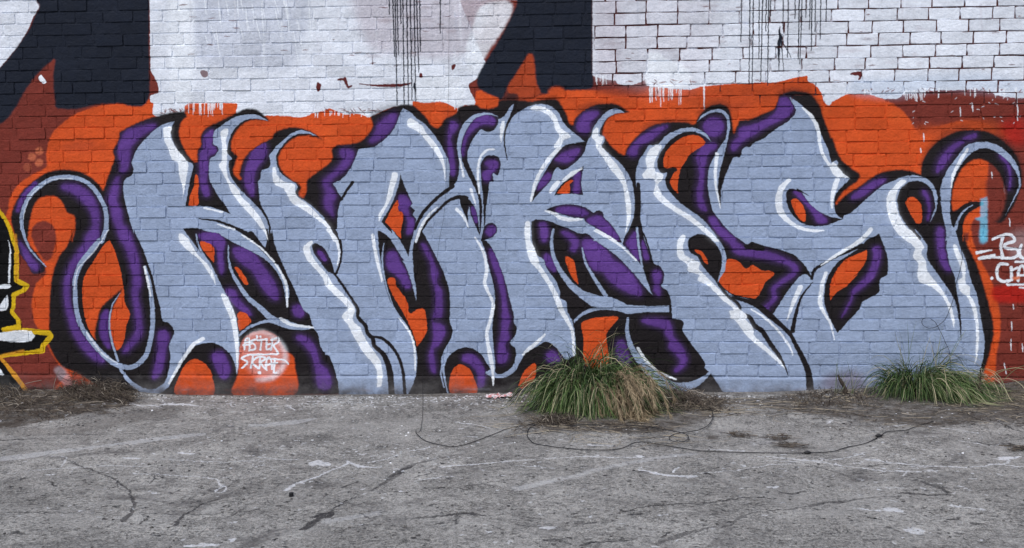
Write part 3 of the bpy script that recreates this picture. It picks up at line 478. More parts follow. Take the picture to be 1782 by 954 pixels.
class NT:
    def __init__(self, name):
        self.m = bpy.data.materials.new(name); self.m.use_nodes = True
        self.n = self.m.node_tree.nodes; self.l = self.m.node_tree.links
        self.bsdf = self.n['Principled BSDF']
    def new(self, t, **kw):
        nd = self.n.new(t)
        for k, v in kw.items(): setattr(nd, k, v)
        return nd
    def link(self, a, b): self.l.new(a, b)
    def val(self, sock, v):
        if hasattr(v, 'is_linked') or isinstance(v, bpy.types.NodeSocket): self.link(v, sock)
        else: sock.default_value = v
    def math(self, op, a, b=0.0, clamp=False):
        nd = self.new('ShaderNodeMath', operation=op); nd.use_clamp = clamp
        self.val(nd.inputs[0], a); self.val(nd.inputs[1], b); return nd.outputs[0]
    def mix(self, f, a, b, blend='MIX'):
        nd = self.new('ShaderNodeMix', data_type='RGBA', blend_type=blend)
        self.val(nd.inputs[0], f)
        for s, v in ((nd.inputs[6], a), (nd.inputs[7], b)):
            if isinstance(v, bpy.types.NodeSocket): self.link(v, s)
            else: s.default_value = (*v, 1.0) if len(v) == 3 else v
        return nd.outputs[2]
    def noise(self, vec, scale, detail=3.0, rough=0.55, dist=0.0):
        nd = self.new('ShaderNodeTexNoise'); nd.inputs['Scale'].default_value = scale
        nd.inputs['Detail'].default_value = detail; nd.inputs['Roughness'].default_value = rough; nd.inputs['Distortion'].default_value = dist
        if vec is not None: self.link(vec, nd.inputs['Vector'])
        return nd.outputs['Fac']
    def ramp(self, fac, stops):
        nd = self.new('ShaderNodeValToRGB'); e = nd.color_ramp.elements
        while len(e) < len(stops): e.new(0.5)
        for s, (p, c) in zip(e, stops): s.position = p; s.color = (*c, 1.0) if len(c) == 3 else c
        self.link(fac, nd.inputs[0]); return nd.outputs[0]
    def maprange(self, v, a, b, c, d):
        nd = self.new('ShaderNodeMapRange'); self.link(v, nd.inputs[0])
        for i, x in enumerate((a, b, c, d)): nd.inputs[i + 1].default_value = x
        return nd.outputs[0]
    def bump(self, h, strength, dist, normal=None):
        nd = self.new('ShaderNodeBump'); nd.inputs['Strength'].default_value = strength; nd.inputs['Distance'].default_value = dist
        self.link(h, nd.inputs['Height'])
        if normal is not None: self.link(normal, nd.inputs['Normal'])
        return nd.outputs['Normal']

def simple(name, c, rough=0.7, var=0.15, scale=30.0, spec=0.3):
    t = NT(name); g = t.new('ShaderNodeNewGeometry')
    n = t.noise(g.outputs['Position'], scale)
    lo = tuple(x * (1 - var) for x in c); hi = tuple(min(1, x * (1 + var)) for x in c)
    t.link(t.ramp(n, [(0.3, lo), (0.7, hi)]), t.bsdf.inputs['Base Color'])
    t.bsdf.inputs['Roughness'].default_value = rough; t.bsdf.inputs['Specular IOR Level'].default_value = spec
    return t.m

# ------------------------------------------------------------------ paint maps in wall and ground metres
WX0, WX1, WZ0, WZ1, WS = -5.4, 4.6, -0.1, 3.75, 300.0
wall_map = Map(int((WX1 - WX0) * WS), int((WZ1 - WZ0) * WS), 3, lambda p: (lambda q: np.stack([(q[..., 0] - WX0) * WS, (WZ1 - q[..., 1]) * WS], -1))(to_wall(p)), WS / 253.0)
paint_mural(wall_map)
cov_map = Map(wall_map.w // 4, wall_map.h // 4, 1, lambda p: wall_map.to_tex(p) / 4, WS / 253.0 / 4)
paint_cover(cov_map)
wall_img = image('mural_paint', wall_map.a)
cov_img = image('joint_cover', np.repeat(cov_map.a, 3, axis=2))

GX0, GX1, GY0, GY1, GS = -4.6, 3.9, -3.5, 0.1, 330.0
gmap = Map(int((GX1 - GX0) * GS), int((GY1 - GY0) * GS), 3, lambda p: (lambda q: np.stack([(q[..., 0] - GX0) * GS, (GY1 - q[..., 1]) * GS], -1))(to_ground(p)), GS / 300.0)
def paint_ground(mp):
    rnd = random.Random(11)
    def add(ch, v): c = np.zeros(3); c[ch] = v; return c
    # channels: 0 white paint, 1 cracks / tar, 2 earth; each drawn on its own copy so that they overlap freely
    def layer(ch):
        t = Map(mp.w, mp.h, 1, mp.to_tex, mp.s); return t
    W, K, E = layer(0), layer(1), layer(2)
    def F(m, s, v=1.0, soft=0.4, al=1.0): m.fill(s, (v,), soft, al)
    def S(m, s, w, v=1.0, soft=0.3, al=1.0): m.stroke(s, w, (v,), al, soft)
    # old parking-bay lines
    F(W, 'G0 -300,530 -300,505 0,470 250,440 480,415 700,385 830,365 1090,343 1090,356 830,386 600,412 450,432 250,462 130,480', .36, 1.2)
    F(W, 'G4 -50,306 0,300 140,284 300,263 310,270 180,300 0,312', .36, 1.2)
    F(W, 'G9 -30,640 0,630 240,582 400,535 600,495 800,460 950,447 955,456 800,480 600,512 400,555 240,602 0,655', .30, 1.6)
    F(W, 'G4 330,815 380,798 500,778 640,760 650,775 500,800 380,822', .26, 2)
    F(W, 'G9 1220,390 1367,355 1367,395 1250,410', .16, 4)
    # spilled and dripped white paint
    for s, w in (('G4 145,645 200,612 300,580 400,537 480,500', [4, 2.5, 2, 2]), ('G4 470,490 520,515 600,525 640,522', [3, 4, 2]), ('G4 580,500 680,480 750,450', [1.5, 1]), ('G4 0,468 120,485 200,480', 1.2), ('G4 800,438 930,420', [2, 1.5]), ('G4 970,530 1080,520 1200,510 1300,500 1367,492', [3, 2, 2, 1.5]), ('G4 830,600 920,585 1040,572', [1, 2, 1]),
                 ('G13 0,465 150,480 280,495 430,520 580,540 700,550 910,548', [1.5, 2, 1.5, 2, 2]), ('G13 620,495 800,517 950,526 1090,530 1200,515 1275,512 1290,495', [4, 2, 2, 2, 2]), ('G13 1200,512 1367,530', 1.5), ('G13 0,490 200,490 420,480 520,445', [1, 2, 1.5]), ('G13 0,515 200,500', 1), ('G13 730,575 760,552 910,548', 1.3), ('G13 460,742 560,752 640,752', [1, 1.5, 2]),
                 ('G13 1030,735 1120,748', 1.2), ('G13 530,628 740,635', 1), ('G9 640,538 750,562 850,574 940,579', [2, 5, 4, 5]), ('G9 830,556 850,525', 2), ('G9 0,490 160,478 340,470 500,475 640,475', [1.3, 1.5, 2, 1]), ('G9 0,520 200,530', 1), ('G9 960,560 1100,545 1300,520', 1), ('G9 380,408 440,408 530,418', [4, 3, 1]), ('G9 1000,430 1200,435', 1.6),
                 ('G0 270,470 350,476 325,520', 1.3), ('G0 660,478 740,480', [4, 3]), ('G0 700,560 960,570 1080,576 1150,590 1162,612 1192,632 1182,655 1150,655 1138,642 1170,630', 1.5), ('G0 850,480 1050,490 1200,495 1367,485', [1, 1.8, 1.2]), ('G0 40,555 300,532 600,520 790,522', [.8, 1.4, 1.2]), ('G0 700,195 760,205 900,195 1050,200', [4, 3, 5, 2]), ('G0 890,190 1000,196', [3, 4]),
                 ('G0 960,445 1020,455', [5, 3]), ('G0 250,565 300,560', 1.5), ('G0 780,655 840,667', 1.5), ('G0 980,945 1060,935 1150,940', [4, 6, 3]), ('G13 330,290 352,280', 3), ('G13 610,318 740,300', 1.2), ('G13 870,310 1000,330 1130,350', 1.2), ('G13 1020,385 1150,410 1300,430', 1), ('G4 60,205 150,200 190,225', 1.5), ('G4 1040,290 1130,300 1220,320', 1.6)):
        S(W, s, [k_ * 2.0 for k_ in (w if isinstance(w, list) else [w])], rnd.uniform(.75, 1))
    for s in ('G4 265,515 300,490 340,492 385,505 360,518 310,514', 'G13 520,480 600,482 600,492 540,492', 'G13 615,745 680,738 732,757 700,764 640,760', 'G13 740,856 790,848 842,868 800,876', 'G13 968,728 1030,730 1020,738', 'G13 1120,748 1172,753 1140,757', 'G13 1230,482 1300,474 1345,478 1280,492', 'G0 1210,905 1250,905 1230,922', 'G13 600,640 620,645 605,650', 'G13 1015,628 1050,632 1030,636', 'G9 120,850 200,845 180,860', 'G13 5,630 70,628 30,640',
              'G0 1160,620 1200,625 1180,632', 'G4 1195,868 1240,870 1215,880', 'G0 410,752 440,750 425,758', 'G0 625,326 650,328 635,333', 'G9 890,578 950,572 945,585', 'G9 1180,510 1205,515 1190,522', 'G9 630,465 670,468 650,478'):
        F(W, s, rnd.uniform(.75, 1), .4)
    for k in range(1000):                                   # speckles, thickest along the wall
        if k < 450: x, y = rnd.gauss(640, 260), 690 + abs(rnd.gauss(0, 14))
        elif k < 640: x, y = rnd.gauss(620, 200), rnd.gauss(790, 26)
        elif k < 780: x, y = rnd.gauss(1560, 170), rnd.gauss(810, 30)
        else: x, y = rnd.uniform(-60, 1850), rnd.uniform(700, 985)
        S(W, f'X {x:.1f},{y:.1f} {x+rnd.uniform(.5,6):.1f},{y+rnd.uniform(-.8,.8):.1f}', rnd.uniform(1.2, 4.2), rnd.uniform(.6, 1))
    # cracks, tar, dark stains
    for s, w in (('G0 340,480 480,540 600,590 680,640 710,700 705,750 650,812', [1, 2, 2, 2.5, 2, 4, 6]), ('G0 620,605 625,635', 1.2), ('G0 740,765 900,771 1100,772 1367,750', [2, 1.5, 1.2, 1.5]), ('G0 -20,382 120,380 240,377', [3, 4, 1]), ('G0 250,352 480,354 650,350 900,350', [1, 2.5, 2, 1]), ('G0 0,765 280,760 400,765', 1.3), ('G0 930,830 970,780 1080,715 1200,680', [5, 3, 1.5, 1]), ('G0 1190,800 1300,735', 2), ('G0 800,610 830,565', 1.3), ('G0 250,595 310,625', [2, 3]), ('G0 740,830 780,790', [3, 1]),
                 ('G0 1160,560 1250,600 1367,615', 1.2), ('G4 600,650 700,580 760,540 830,508 920,488 1045,462', [3, 6, 10, 9, 3, 3]), ('G4 700,575 760,545 800,525', [3, 9, 7]), ('G4 240,850 320,795 372,765 430,722 500,690 545,680', [8, 7, 5, 3, 2, 1]), ('G4 380,755 470,740 550,715', [2, 1.5, 1]), ('G4 300,785 345,770 385,778 340,795', [7, 9, 6]), ('G4 930,785 1050,775 1110,770 1195,780', [3, 6, 8, 2]), ('G4 1040,795 1055,770 1040,830', 1.5), ('G4 880,637 1010,637', [2, 2.5]), ('G4 1000,640 1200,612 1367,590', [1.5, 2, 1]), ('G4 540,770 600,795 650,780', 2), ('G4 760,800 930,790', [4, 2]),
                 ('G4 440,632 530,600', [3, 4]), ('G4 340,685 360,660', 2), ('G9 740,930 800,910 880,882 1000,852 1130,830 1190,780 1260,765 1367,755', [6, 8, 8, 3, 3, 3, 2, 2]), ('G9 760,900 800,870', 2), ('G13 0,762 200,737 330,715 420,705 550,688 730,682', [2, 2, 5, 4, 2, 2]), ('G13 720,664 840,672 970,672', [5, 5, 2]), ('G13 830,605 900,630 970,665', [5, 6, 3]), ('G9 340,940 400,928 480,920 620,915', [5, 4, 2, 1]), ('G9 530,770 690,735', [3, 1.5]), ('G9 360,820 430,818', [3, 2]), ('G9 700,730 900,717 1080,703 1200,687 1367,690', [3, 1.5, 3, 3, 2]),
                 ('G9 20,798 140,800', 2), ('G9 150,920 230,915', [6, 4]), ('G9 310,525 400,520', 2), ('G9 600,780 660,770', [6, 4]), ('G13 80,660 140,668 215,655', [3, 4, 3]), ('G13 540,520 650,512', [4, 3]), ('G13 960,800 1020,800', [3, 4]), ('G13 1090,825 1150,828', [5, 4]), ('G13 500,905 640,915', [3, 3]), ('G13 400,430 440,440', 2), ('G13 200,500 350,545 440,575', 1.4), ('G0 80,870 120,872', [6, 5]), ('G0 430,460 560,440', 1.2), ('G13 1085,392 1180,408 1290,405', [1.5, 2, 1]), ('G13 1230,285 1300,325 1367,345', [1.5, 2])):
        S(K, s, [max(1.3, k_ * 1.25) for k_ in (w if isinstance(w, list) else [w])], rnd.uniform(.55, .9), .25)
    for k in range(800):
        x, y = rnd.uniform(-60, 1850), rnd.uniform(705, 985)
        S(K, f'X {x:.1f},{y:.1f} {x+rnd.uniform(1,7):.1f},{y+rnd.uniform(-1.2,1.2):.1f}', rnd.uniform(1.2, 4.4), rnd.uniform(.5, .95))
    for s, v in (('G4 40,390 150,365 300,350 400,370 300,410 150,410', .35), ('G9 615,548 650,540 690,550 660,562', .8), ('G13 450,550 500,535 565,550 520,570', .4), ('G13 800,560 1000,560 1090,570 950,600 850,600', .3), ('G0 400,260 700,230 780,225 600,270', .25), ('G9 -40,760 60,800 150,860 40,870', .15), ('G4 650,790 760,780 830,800 700,830', .3), ('G4 -20,390 100,380 60,420 -20,420', .12), ('G0 0,930 500,905 1367,890 1367,980 0,980', .2), ('G13 0,900 1367,930 1367,1000 0,1000', .12)):
        F(K, s, v, 6)
    # earth and litter along the wall
    F(E, 'X -420,690 -420,770 0,748 60,738 150,722 230,706 235,690 200,640 -420,640', 1, 4); F(E, 'X 1200,690 1230,700 1330,708 1480,730 1620,742 1740,735 1900,745 1900,640 1480,640 1350,690', .85, 7)
    F(E, 'X 200,670 200,689 600,690 1000,690 1300,687 1500,684 1500,670', .55, 2)
    F(E, 'X 900,680 900,720 960,748 1150,752 1250,720 1240,690', .8, 6); F(E, 'X 0,752 100,745 240,720 330,700 240,735 120,755', .35, 5)
    for cx, cy, r in ((1372, 775, 16), (1355, 762, 14), (1290, 757, 12), (1770, 783, 18), (1530, 760, 10), (1240, 760, 12)):
        F(E, f'X {cx-r},{cy} {cx},{cy-r*.25} {cx+r},{cy} {cx},{cy+r*.25}', .9, 2)
    mp.a[..., 0:1], mp.a[..., 1:2], mp.a[..., 2:3] = W.a, K.a, E.a
paint_ground(gmap)
ground_img = image('ground_marks', gmap.a)

# ------------------------------------------------------------------ materials
def map_uv(t, ax, x0, x1, y0, y1):
    g = t.new('ShaderNodeNewGeometry'); s = t.new('ShaderNodeSeparateXYZ'); t.link(g.outputs['Position'], s.inputs[0])
    c = t.new('ShaderNodeCombineXYZ')
    t.link(t.maprange(s.outputs[0], x0, x1, 0, 1), c.inputs[0]); t.link(t.maprange(s.outputs[ax], y0, y1, 0, 1), c.inputs[1])
    return g.outputs['Position'], c.outputs[0], s
def wall_material(name, joint):
    t = NT(name)
    pos, uv, s = map_uv(t, 2, WX0, WX1, WZ0, WZ1)
    nz = t.new('ShaderNodeTexNoise'); nz.inputs['Scale'].default_value = 42; nz.inputs['Detail'].default_value = 3; t.link(pos, nz.inputs['Vector'])
    sb = t.new('ShaderNodeVectorMath', operation='SUBTRACT'); t.link(nz.outputs['Color'], sb.inputs[0]); sb.inputs[1].default_value = (.5, .5, .5)
    ml = t.new('ShaderNodeVectorMath', operation='MULTIPLY'); t.link(sb.outputs[0], ml.inputs[0]); ml.inputs[1].default_value = (.014 / (WX1 - WX0), .014 / (WZ1 - WZ0), 0)
    ad = t.new('ShaderNodeVectorMath', operation='ADD'); t.link(uv, ad.inputs[0]); t.link(ml.outputs[0], ad.inputs[1])
    im = t.new('ShaderNodeTexImage', image=wall_img, interpolation='Linear', extension='EXTEND'); t.link(ad.outputs[0], im.inputs[0])
    col = im.outputs['Color']
    blot = t.noise(pos, 2.3, 5, .6); grain = t.noise(pos, 75, 4, .65); mid = t.noise(pos, 14, 4, .6)
    k = t.math('ADD', t.math('MULTIPLY', t.math('SUBTRACT', blot, .5), .40), t.math('ADD', t.math('MULTIPLY', t.math('SUBTRACT', mid, .5), .40), t.math('MULTIPLY', t.math('SUBTRACT', grain, .5), .42)))
    oi = t.new('ShaderNodeObjectInfo'); at = t.new('ShaderNodeAttribute', attribute_name='tone')
    sc_ = t.new('ShaderNodeSeparateColor'); t.link(oi.outputs['Color'], sc_.inputs[0])
    st_ = t.new('ShaderNodeMapping'); st_.inputs['Scale'].default_value = (22, 1, 3.0); t.link(pos, st_.inputs['Vector'])
    k = t.math('ADD', k, t.math('MULTIPLY', t.math('SUBTRACT', t.noise(st_.outputs[0], 1.6, 4, .6), .5), .22))
    if not joint: k = t.math('ADD', k, t.math('MULTIPLY', t.math('SUBTRACT', t.math('ADD', sc_.outputs[0], at.outputs['Fac']), .5), .17))
    gain = t.math('ADD', k, 1.0)
    mul = t.new('ShaderNodeVectorMath', operation='SCALE'); t.link(col, mul.inputs[0]); t.link(gain, mul.inputs['Scale'])
    col = mul.outputs[0]
    # dust and splash near the ground, thin pale scuffs
    dust = t.math('MULTIPLY', t.maprange(s.outputs[2], 0.16, 0.0, 0.0, 1.0), t.maprange(t.noise(pos, 9, 5, .65), .36, .72, 0.0, .85))
    col = t.mix(dust, col, (.13, .125, .125))
    foot_dark = t.math('MULTIPLY', t.maprange(s.outputs[2], .075, .012, 0.0, 1.0), t.maprange(t.noise(pos, 6, 5, .7), .34, .62, .1, .8))  # patchy darkening of the lowest few centimetres, stronger towards the bottom
    col = t.mix(foot_dark, col, (.060, .056, .056))
    scuff = t.maprange(t.noise(pos, 26, 6, .75), .70, .82, 0.0, .35)
    col = t.mix(scuff, col, (.42, .42, .45))
    pit = t.maprange(t.noise(pos, 38, 5, .75), .32, .24, 0.0, .7)
    col = t.mix(pit, col, (.05, .035, .035))
    if joint:
        ci = t.new('ShaderNodeTexImage', image=cov_img, interpolation='Linear', extension='EXTEND'); t.link(uv, ci.inputs[0])
        nn = t.math('ADD', t.math('MULTIPLY', t.noise(pos, 4.5, 3, .6), .55), t.math('MULTIPLY', t.noise(pos, 19, 4, .7), .45))
        f = t.math('MULTIPLY', t.math('ADD', t.math('SUBTRACT', ci.outputs[0], nn), .10), 9.0, clamp=True)
        f2 = t.math('MULTIPLY', f, 1.0)
        col = t.mix(f2, (.095, .032, .032), col)
    t.link(col, t.bsdf.inputs['Base Color'])
    t.link(t.maprange(mid, .3, .7, .62, .85), t.bsdf.inputs['Roughness'])
    t.bsdf.inputs['Specular IOR Level'].default_value = 0.12
    b = t.math('ADD', t.math('MULTIPLY', grain, .6), t.math('ADD', t.math('MULTIPLY', t.noise(pos, 30, 5, .6), 1.4), t.math('MULTIPLY', mid, .7)))
    t.link(t.bump(b, .7 if not joint else .9, .0062), t.bsdf.inputs['Normal'])
    return t.m
brick_mat = wall_material('painted_brick', False)
joint_mat = wall_material('painted_joint', True)

def ground_material():
    t = NT('old_asphalt')
    pos, uv, s = map_uv(t, 1, GX0, GX1, GY0, GY1)
    def wob(sc, amp):
        nz = t.new('ShaderNodeTexNoise'); nz.inputs['Scale'].default_value = sc; nz.inputs['Detail'].default_value = 2; t.link(pos, nz.inputs['Vector'])
        sb = t.new('ShaderNodeVectorMath', operation='SUBTRACT'); t.link(nz.outputs['Color'], sb.inputs[0]); sb.inputs[1].default_value = (.5, .5, .5)
        ml = t.new('ShaderNodeVectorMath', operation='MULTIPLY'); t.link(sb.outputs[0], ml.inputs[0]); ml.inputs[1].default_value = (amp / (GX1 - GX0), amp * 1.5 / (GY1 - GY0), 0); return ml.outputs[0]
    for sc, amp in ((13, .04), (55, .03)):
        ad = t.new('ShaderNodeVectorMath', operation='ADD'); t.link(uv, ad.inputs[0]); t.link(wob(sc, amp), ad.inputs[1]); uv = ad.outputs[0]
    im = t.new('ShaderNodeTexImage', image=ground_img, interpolation='Linear', extension='EXTEND'); t.link(uv, im.inputs[0])
    ch = t.new('ShaderNodeSeparateColor'); t.link(im.outputs['Color'], ch.inputs[0])
    big = t.noise(pos, 1.5, 6, .66, .7); mid = t.noise(pos, 7, 5, .65, .4); fine = t.noise(pos, 52, 4, .75); ag = t.noise(pos, 150, 3, .7)
    base = t.ramp(big, [(0.3, (.178, .172, .163)), (0.7, (.345, .336, .320))])
    k = t.math('ADD', t.math('ADD', t.math('MULTIPLY', t.math('SUBTRACT', mid, .5), 1.4), t.math('MULTIPLY', t.math('SUBTRACT', fine, .5), 3.2)), t.math('ADD', t.math('MULTIPLY', t.math('SUBTRACT', ag, .5), 3.4), 1.0))
    mul = t.new('ShaderNodeVectorMath', operation='SCALE'); t.link(base, mul.inputs[0]); t.link(t.math('MAXIMUM', k, .18), mul.inputs['Scale'])
    col = mul.outputs[0]
    worn = t.maprange(t.noise(pos, 2.6, 6, .70, .6), .50, .66, 0.0, .5)
    col = t.mix(worn, col, (.38, .372, .358))
    stain = t.maprange(t.noise(pos, 2.3, 6, .68, .9), .45, .33, 0.0, .7)
    col = t.mix(stain, col, (.075, .070, .070))
    # pits where the stones came out
    mp_ = t.new('ShaderNodeMapping'); mp_.inputs['Scale'].default_value = (1, 2.0, 1); t.link(pos, mp_.inputs['Vector'])
    pits = t.maprange(t.noise(mp_.outputs[0], 30, 5, .75), .60, .68, 0.0, .8)
    col = t.mix(pits, col, (.035, .033, .036))
    pale = t.maprange(t.noise(pos, 42, 4, .75), .61, .70, 0.0, .6)
    col = t.mix(pale, col, (.34, .34, .36))
    earth = t.math('MULTIPLY', t.math('MULTIPLY', ch.outputs[2], t.maprange(t.noise(pos, 12, 5, .7), .25, .6, .35, 1.15)), .92, clamp=True)
    ecol = t.ramp(t.noise(pos, 55, 4, .7), [(0.3, (.030, .024, .020)), (0.6, (.085, .070, .058)), (0.8, (.17, .145, .12))])
    col = t.mix(earth, col, ecol)
    crack = t.math('MULTIPLY', ch.outputs[1], t.maprange(t.noise(pos, 34, 4, .7), .34, .50, .5, 1.0), clamp=True)
    col = t.mix(crack, col, (.022, .020, .023))
    white = t.math('MULTIPLY', ch.outputs[0], t.maprange(t.noise(pos, 48, 4, .75), .36, .50, .30, 1.0), clamp=True)
    col = t.mix(white, col, (.64, .65, .68))
    t.link(col, t.bsdf.inputs['Base Color']); t.bsdf.inputs['Roughness'].default_value = .85; t.bsdf.inputs['Specular IOR Level'].default_value = .25
    h = t.math('ADD', t.math('ADD', t.math('MULTIPLY', fine, .5), t.math('MULTIPLY', ag, .35)), t.math('SUBTRACT', t.math('MULTIPLY', mid, .8), t.math('ADD', t.math('MULTIPLY', crack, .6), t.math('MULTIPLY', pits, .6))))
    t.link(t.bump(h, 1.0, .022), t.bsdf.inputs['Normal'])
    return t.m
ground_mat = ground_material()

def blade_material(name, stops, rough=.6):
    t = NT(name); a = t.new('ShaderNodeAttribute', attribute_name='tone')
    t.link(t.ramp(a.outputs['Fac'], stops), t.bsdf.inputs['Base Color']); t.bsdf.inputs['Roughness'].default_value = rough
    t.bsdf.inputs['Specular IOR Level'].default_value = .25
    return t.m
green_mat = blade_material('grass_blade', [(0, (.012, .022, .010)), (.35, (.036, .076, .022)), (.7, (.105, .165, .052)), (.88, (.24, .25, .14)), (1, (.40, .35, .23))])
tan_mat = blade_material('dry_plume', [(0, (.07, .05, .035)), (.5, (.23, .175, .110)), (1, (.50, .40, .26))], .8)
litter_mat = blade_material('dead_stems', [(0, (.020, .015, .012)), (.5, (.060, .046, .036)), (.85, (.14, .115, .085)), (1, (.34, .30, .25))], .8)
straw_mat = blade_material('pale_straw', [(0, (.13, .11, .085)), (1, (.42, .36, .26))], .7)
hay_mat = blade_material('dull_hay', [(0, (.05, .042, .032)), (.6, (.13, .11, .08)), (1, (.30, .26, .19))], .8)
cable_mat = simple('black_rubber', (.012, .012, .014), .5)
chip_mat = blade_material('paint_chip', [(0, (.16, .16, .17)), (.5, (.45, .46, .48)), (1, (.74, .75, .78))], .7)

# ------------------------------------------------------------------ the ground: one sheet, fine near the wall
rng = np.random.default_rng(3)
_NC = {}
def vnoise(x, y, seed, n=6):
    if seed not in _NC:
        r = np.random.default_rng(seed); _NC[seed] = []
        for _ in range(n):
            a = r.uniform(0, 2 * np.pi); f = r.uniform(.6, 1.6); _NC[seed].append((f * math.cos(a), f * math.sin(a), r.uniform(0, 6.28)))
    if isinstance(x, float): return sum(math.sin(x * a + y * b + c) for a, b, c in _NC[seed]) / n
    z = 0.0
    for a, b, c in _NC[seed]: z = z + np.sin(x * a + y * b + c)
    return z / n
def bump1(x, c, w): return np.exp(-((x - c) / w) ** 2)
def gz(x, y):
    if np.ndim(x) == 0: return gz1(float(x), float(y))
    z = slope(x) + .006 * vnoise(x * 1.7, y * 1.7, 1) + .0035 * vnoise(x * 6, y * 6, 2) + .002 * vnoise(x * 19, y * 19, 4)
    near = np.exp(-np.maximum(0, -y) / .28)
    lumps = .6 + .4 * vnoise(x * 9, y * 9, 7)
    z = z + near * lumps * (.075 * (1 / (1 + np.exp((x + 3.05) * 7))) + .085 * (1 / (1 + np.exp(-(x - 1.95) * 5))) + .03 * bump1(x, .35, .5))
    z = z + .012 * lumps * (1 / (1 + np.exp((x + 3.3) * 3))) * np.exp(-((y + .5) / .4) ** 2)
    return np.where(y > .02, np.minimum(z, .2), z)
def gz1(x, y):
    z = 0.0098 * (min(6, max(-6, x)) + 1.0) + .006 * vnoise(x * 1.7, y * 1.7, 1) + .0035 * vnoise(x * 6, y * 6, 2) + .002 * vnoise(x * 19, y * 19, 4)
    lumps = .6 + .4 * vnoise(x * 9, y * 9, 7); e = math.exp
    z += e(-max(0, -y) / .28) * lumps * (.075 / (1 + e((x + 3.05) * 7)) + .085 / (1 + e(-(x - 1.95) * 5)) + .03 * e(-((x - .35) / .5) ** 2))
    return z + .012 * lumps / (1 + e((x + 3.3) * 3)) * e(-((y + .5) / .4) ** 2)
xs = np.r_[-60, -40, -25, -15, -10, -7.5, -6.2, np.arange(-5.4, 4.61, .022), 5.4, 7, 10, 15, 25, 40, 60]
ys = np.r_[-70, -45, -28, -18, -12, -9, -7, -5.5, -4.7, np.arange(-4.2, .12, .022), .5, 2]
XX, YY = np.meshgrid(xs, ys); ZZ = gz(XX, YY)
nx, ny = len(xs), len(ys)
idx = np.arange(nx * ny).reshape(ny, nx)
q = np.stack([idx[:-1, :-1], idx[:-1, 1:], idx[1:, 1:], idx[1:, :-1]], -1).reshape(-1, 4)
ground = link('ground', npmesh('ground', np.stack([XX, YY, ZZ], -1).reshape(-1, 3), q), ground_mat)
tag(ground, 'cracked grey asphalt lot with worn lines and white paint drips', None, None, 'structure')

# ------------------------------------------------------------------ the wall
COURSE, BL, JOINT = 0.0795, 0.2075, 0.0075
LINE0 = 1.083                                            # height of a bed joint
PLINTH = LINE0 - 12 * COURSE
wall = link('brick_wall', None); wall.location = (0, 0, 0)
tag(wall, 'tall brick wall painted with grey-blue, purple and orange graffiti lettering', 'wall')
# mortar bed behind the bricks
mx = np.arange(WX0, WX1 + .001, .02); mz = np.arange(PLINTH - .02, WZ1, .02)
A, B_ = np.meshgrid(mx, mz)
deep = 1 / (1 + np.exp(-(A - .25) * 4)) * .0016 + 1 / (1 + np.exp(-(B_ - 2.08) * 40)) * (.0006 + .002 / (1 + np.exp(-(A - .4) * 6)))
Y = .0043 + deep + .0016 * vnoise(A * 17, B_ * 31, 21) + .0012 * rng.standard_normal(A.shape)
ii = np.arange(A.size).reshape(A.shape)
q = np.stack([ii[:-1, :-1], ii[:-1, 1:], ii[1:, 1:], ii[1:, :-1]], -1).reshape(-1, 4)
link('mortar_bed', npmesh('mortar_bed', np.stack([A, Y, B_], -1).reshape(-1, 3), q), joint_mat, wall)
# core of the wall, its back and coping
def boxmesh(name, x0, x1, y0, y1, z0, z1):
    v = [(x, y, z) for z in (z0, z1) for y in (y0, y1) for x in (x0, x1)]
    return mesh(name, v, [(0, 2, 3, 1), (4, 5, 7, 6), (0, 1, 5, 4), (2, 6, 7, 3), (0, 4, 6, 2), (1, 3, 7, 5)], False)
link('wall_core', boxmesh('wall_core', WX0 - .02, WX1 + .02, .012, .33, -.3, WZ1 - .02), simple('raw_brickwork', (.20, .085, .06)), wall)
link('coping', boxmesh('coping', WX0 - .05, WX1 + .05, -.03, .37, WZ1 - .02, WZ1 + .07), simple('coping_concrete', (.34, .33, .32)), wall)
# brick shapes: front face slightly bowed, rounded arrises, 52 triangles
def brick_shape(seed):
    r = np.random.default_rng(seed)
    gx, gzv = np.linspace(-.5, .5, 4), np.linspace(-.5, .5, 3)
    fv = []
    for j in range(3):
        for i in range(4):
            ex = (1 if i == 3 else -1 if i == 0 else 0); ez = (1 if j == 2 else -1 if j == 0 else 0)
            fv.append((gx[i] * BLm - ex * r.uniform(.0016, .0042), r.normal(0, .0005), gzv[j] * BHm - ez * r.uniform(.0012, .003)))
    per = [(0, 0), (1, 0), (2, 0), (3, 0), (3, 1), (3, 2), (2, 2), (1, 2), (0, 2), (0, 1)]
    ring, back = [], []
    for i, j in per:
        jx, jz = r.normal(0, .0014), r.normal(0, .0015)
        cx = .978 if (i in (0, 3) and j in (0, 2)) else 1.0
        if i in (0, 3) and j in (0, 2) and r.random() < .35: cx = r.uniform(.93, .97)
        ring.append((gx[i] * BLm * cx + jx, r.uniform(.0016, .0034), gzv[j] * BHm * cx + jz)); back.append((gx[i] * BLm + jx, .02, gzv[j] * BHm + jz))
    v = fv + ring + back
    f = [(j * 4 + i, j * 4 + i + 1, (j + 1) * 4 + i + 1, (j + 1) * 4 + i) for j in range(2) for i in range(3)]
    for k in range(10):
        a, b = per[k], per[(k + 1) % 10]
        fa, fb = a[1] * 4 + a[0], b[1] * 4 + b[0]
        f.append((12 + k, 12 + (k + 1) % 10, fb, fa)); f.append((22 + k, 22 + (k + 1) % 10, 12 + (k + 1) % 10, 12 + k))
    return np.array(v), np.array(f)
BLm, BHm = BL - JOINT, COURSE - JOINT * .85
shapes = [brick_shape(100 + k) for k in range(16)]
shape_me = []
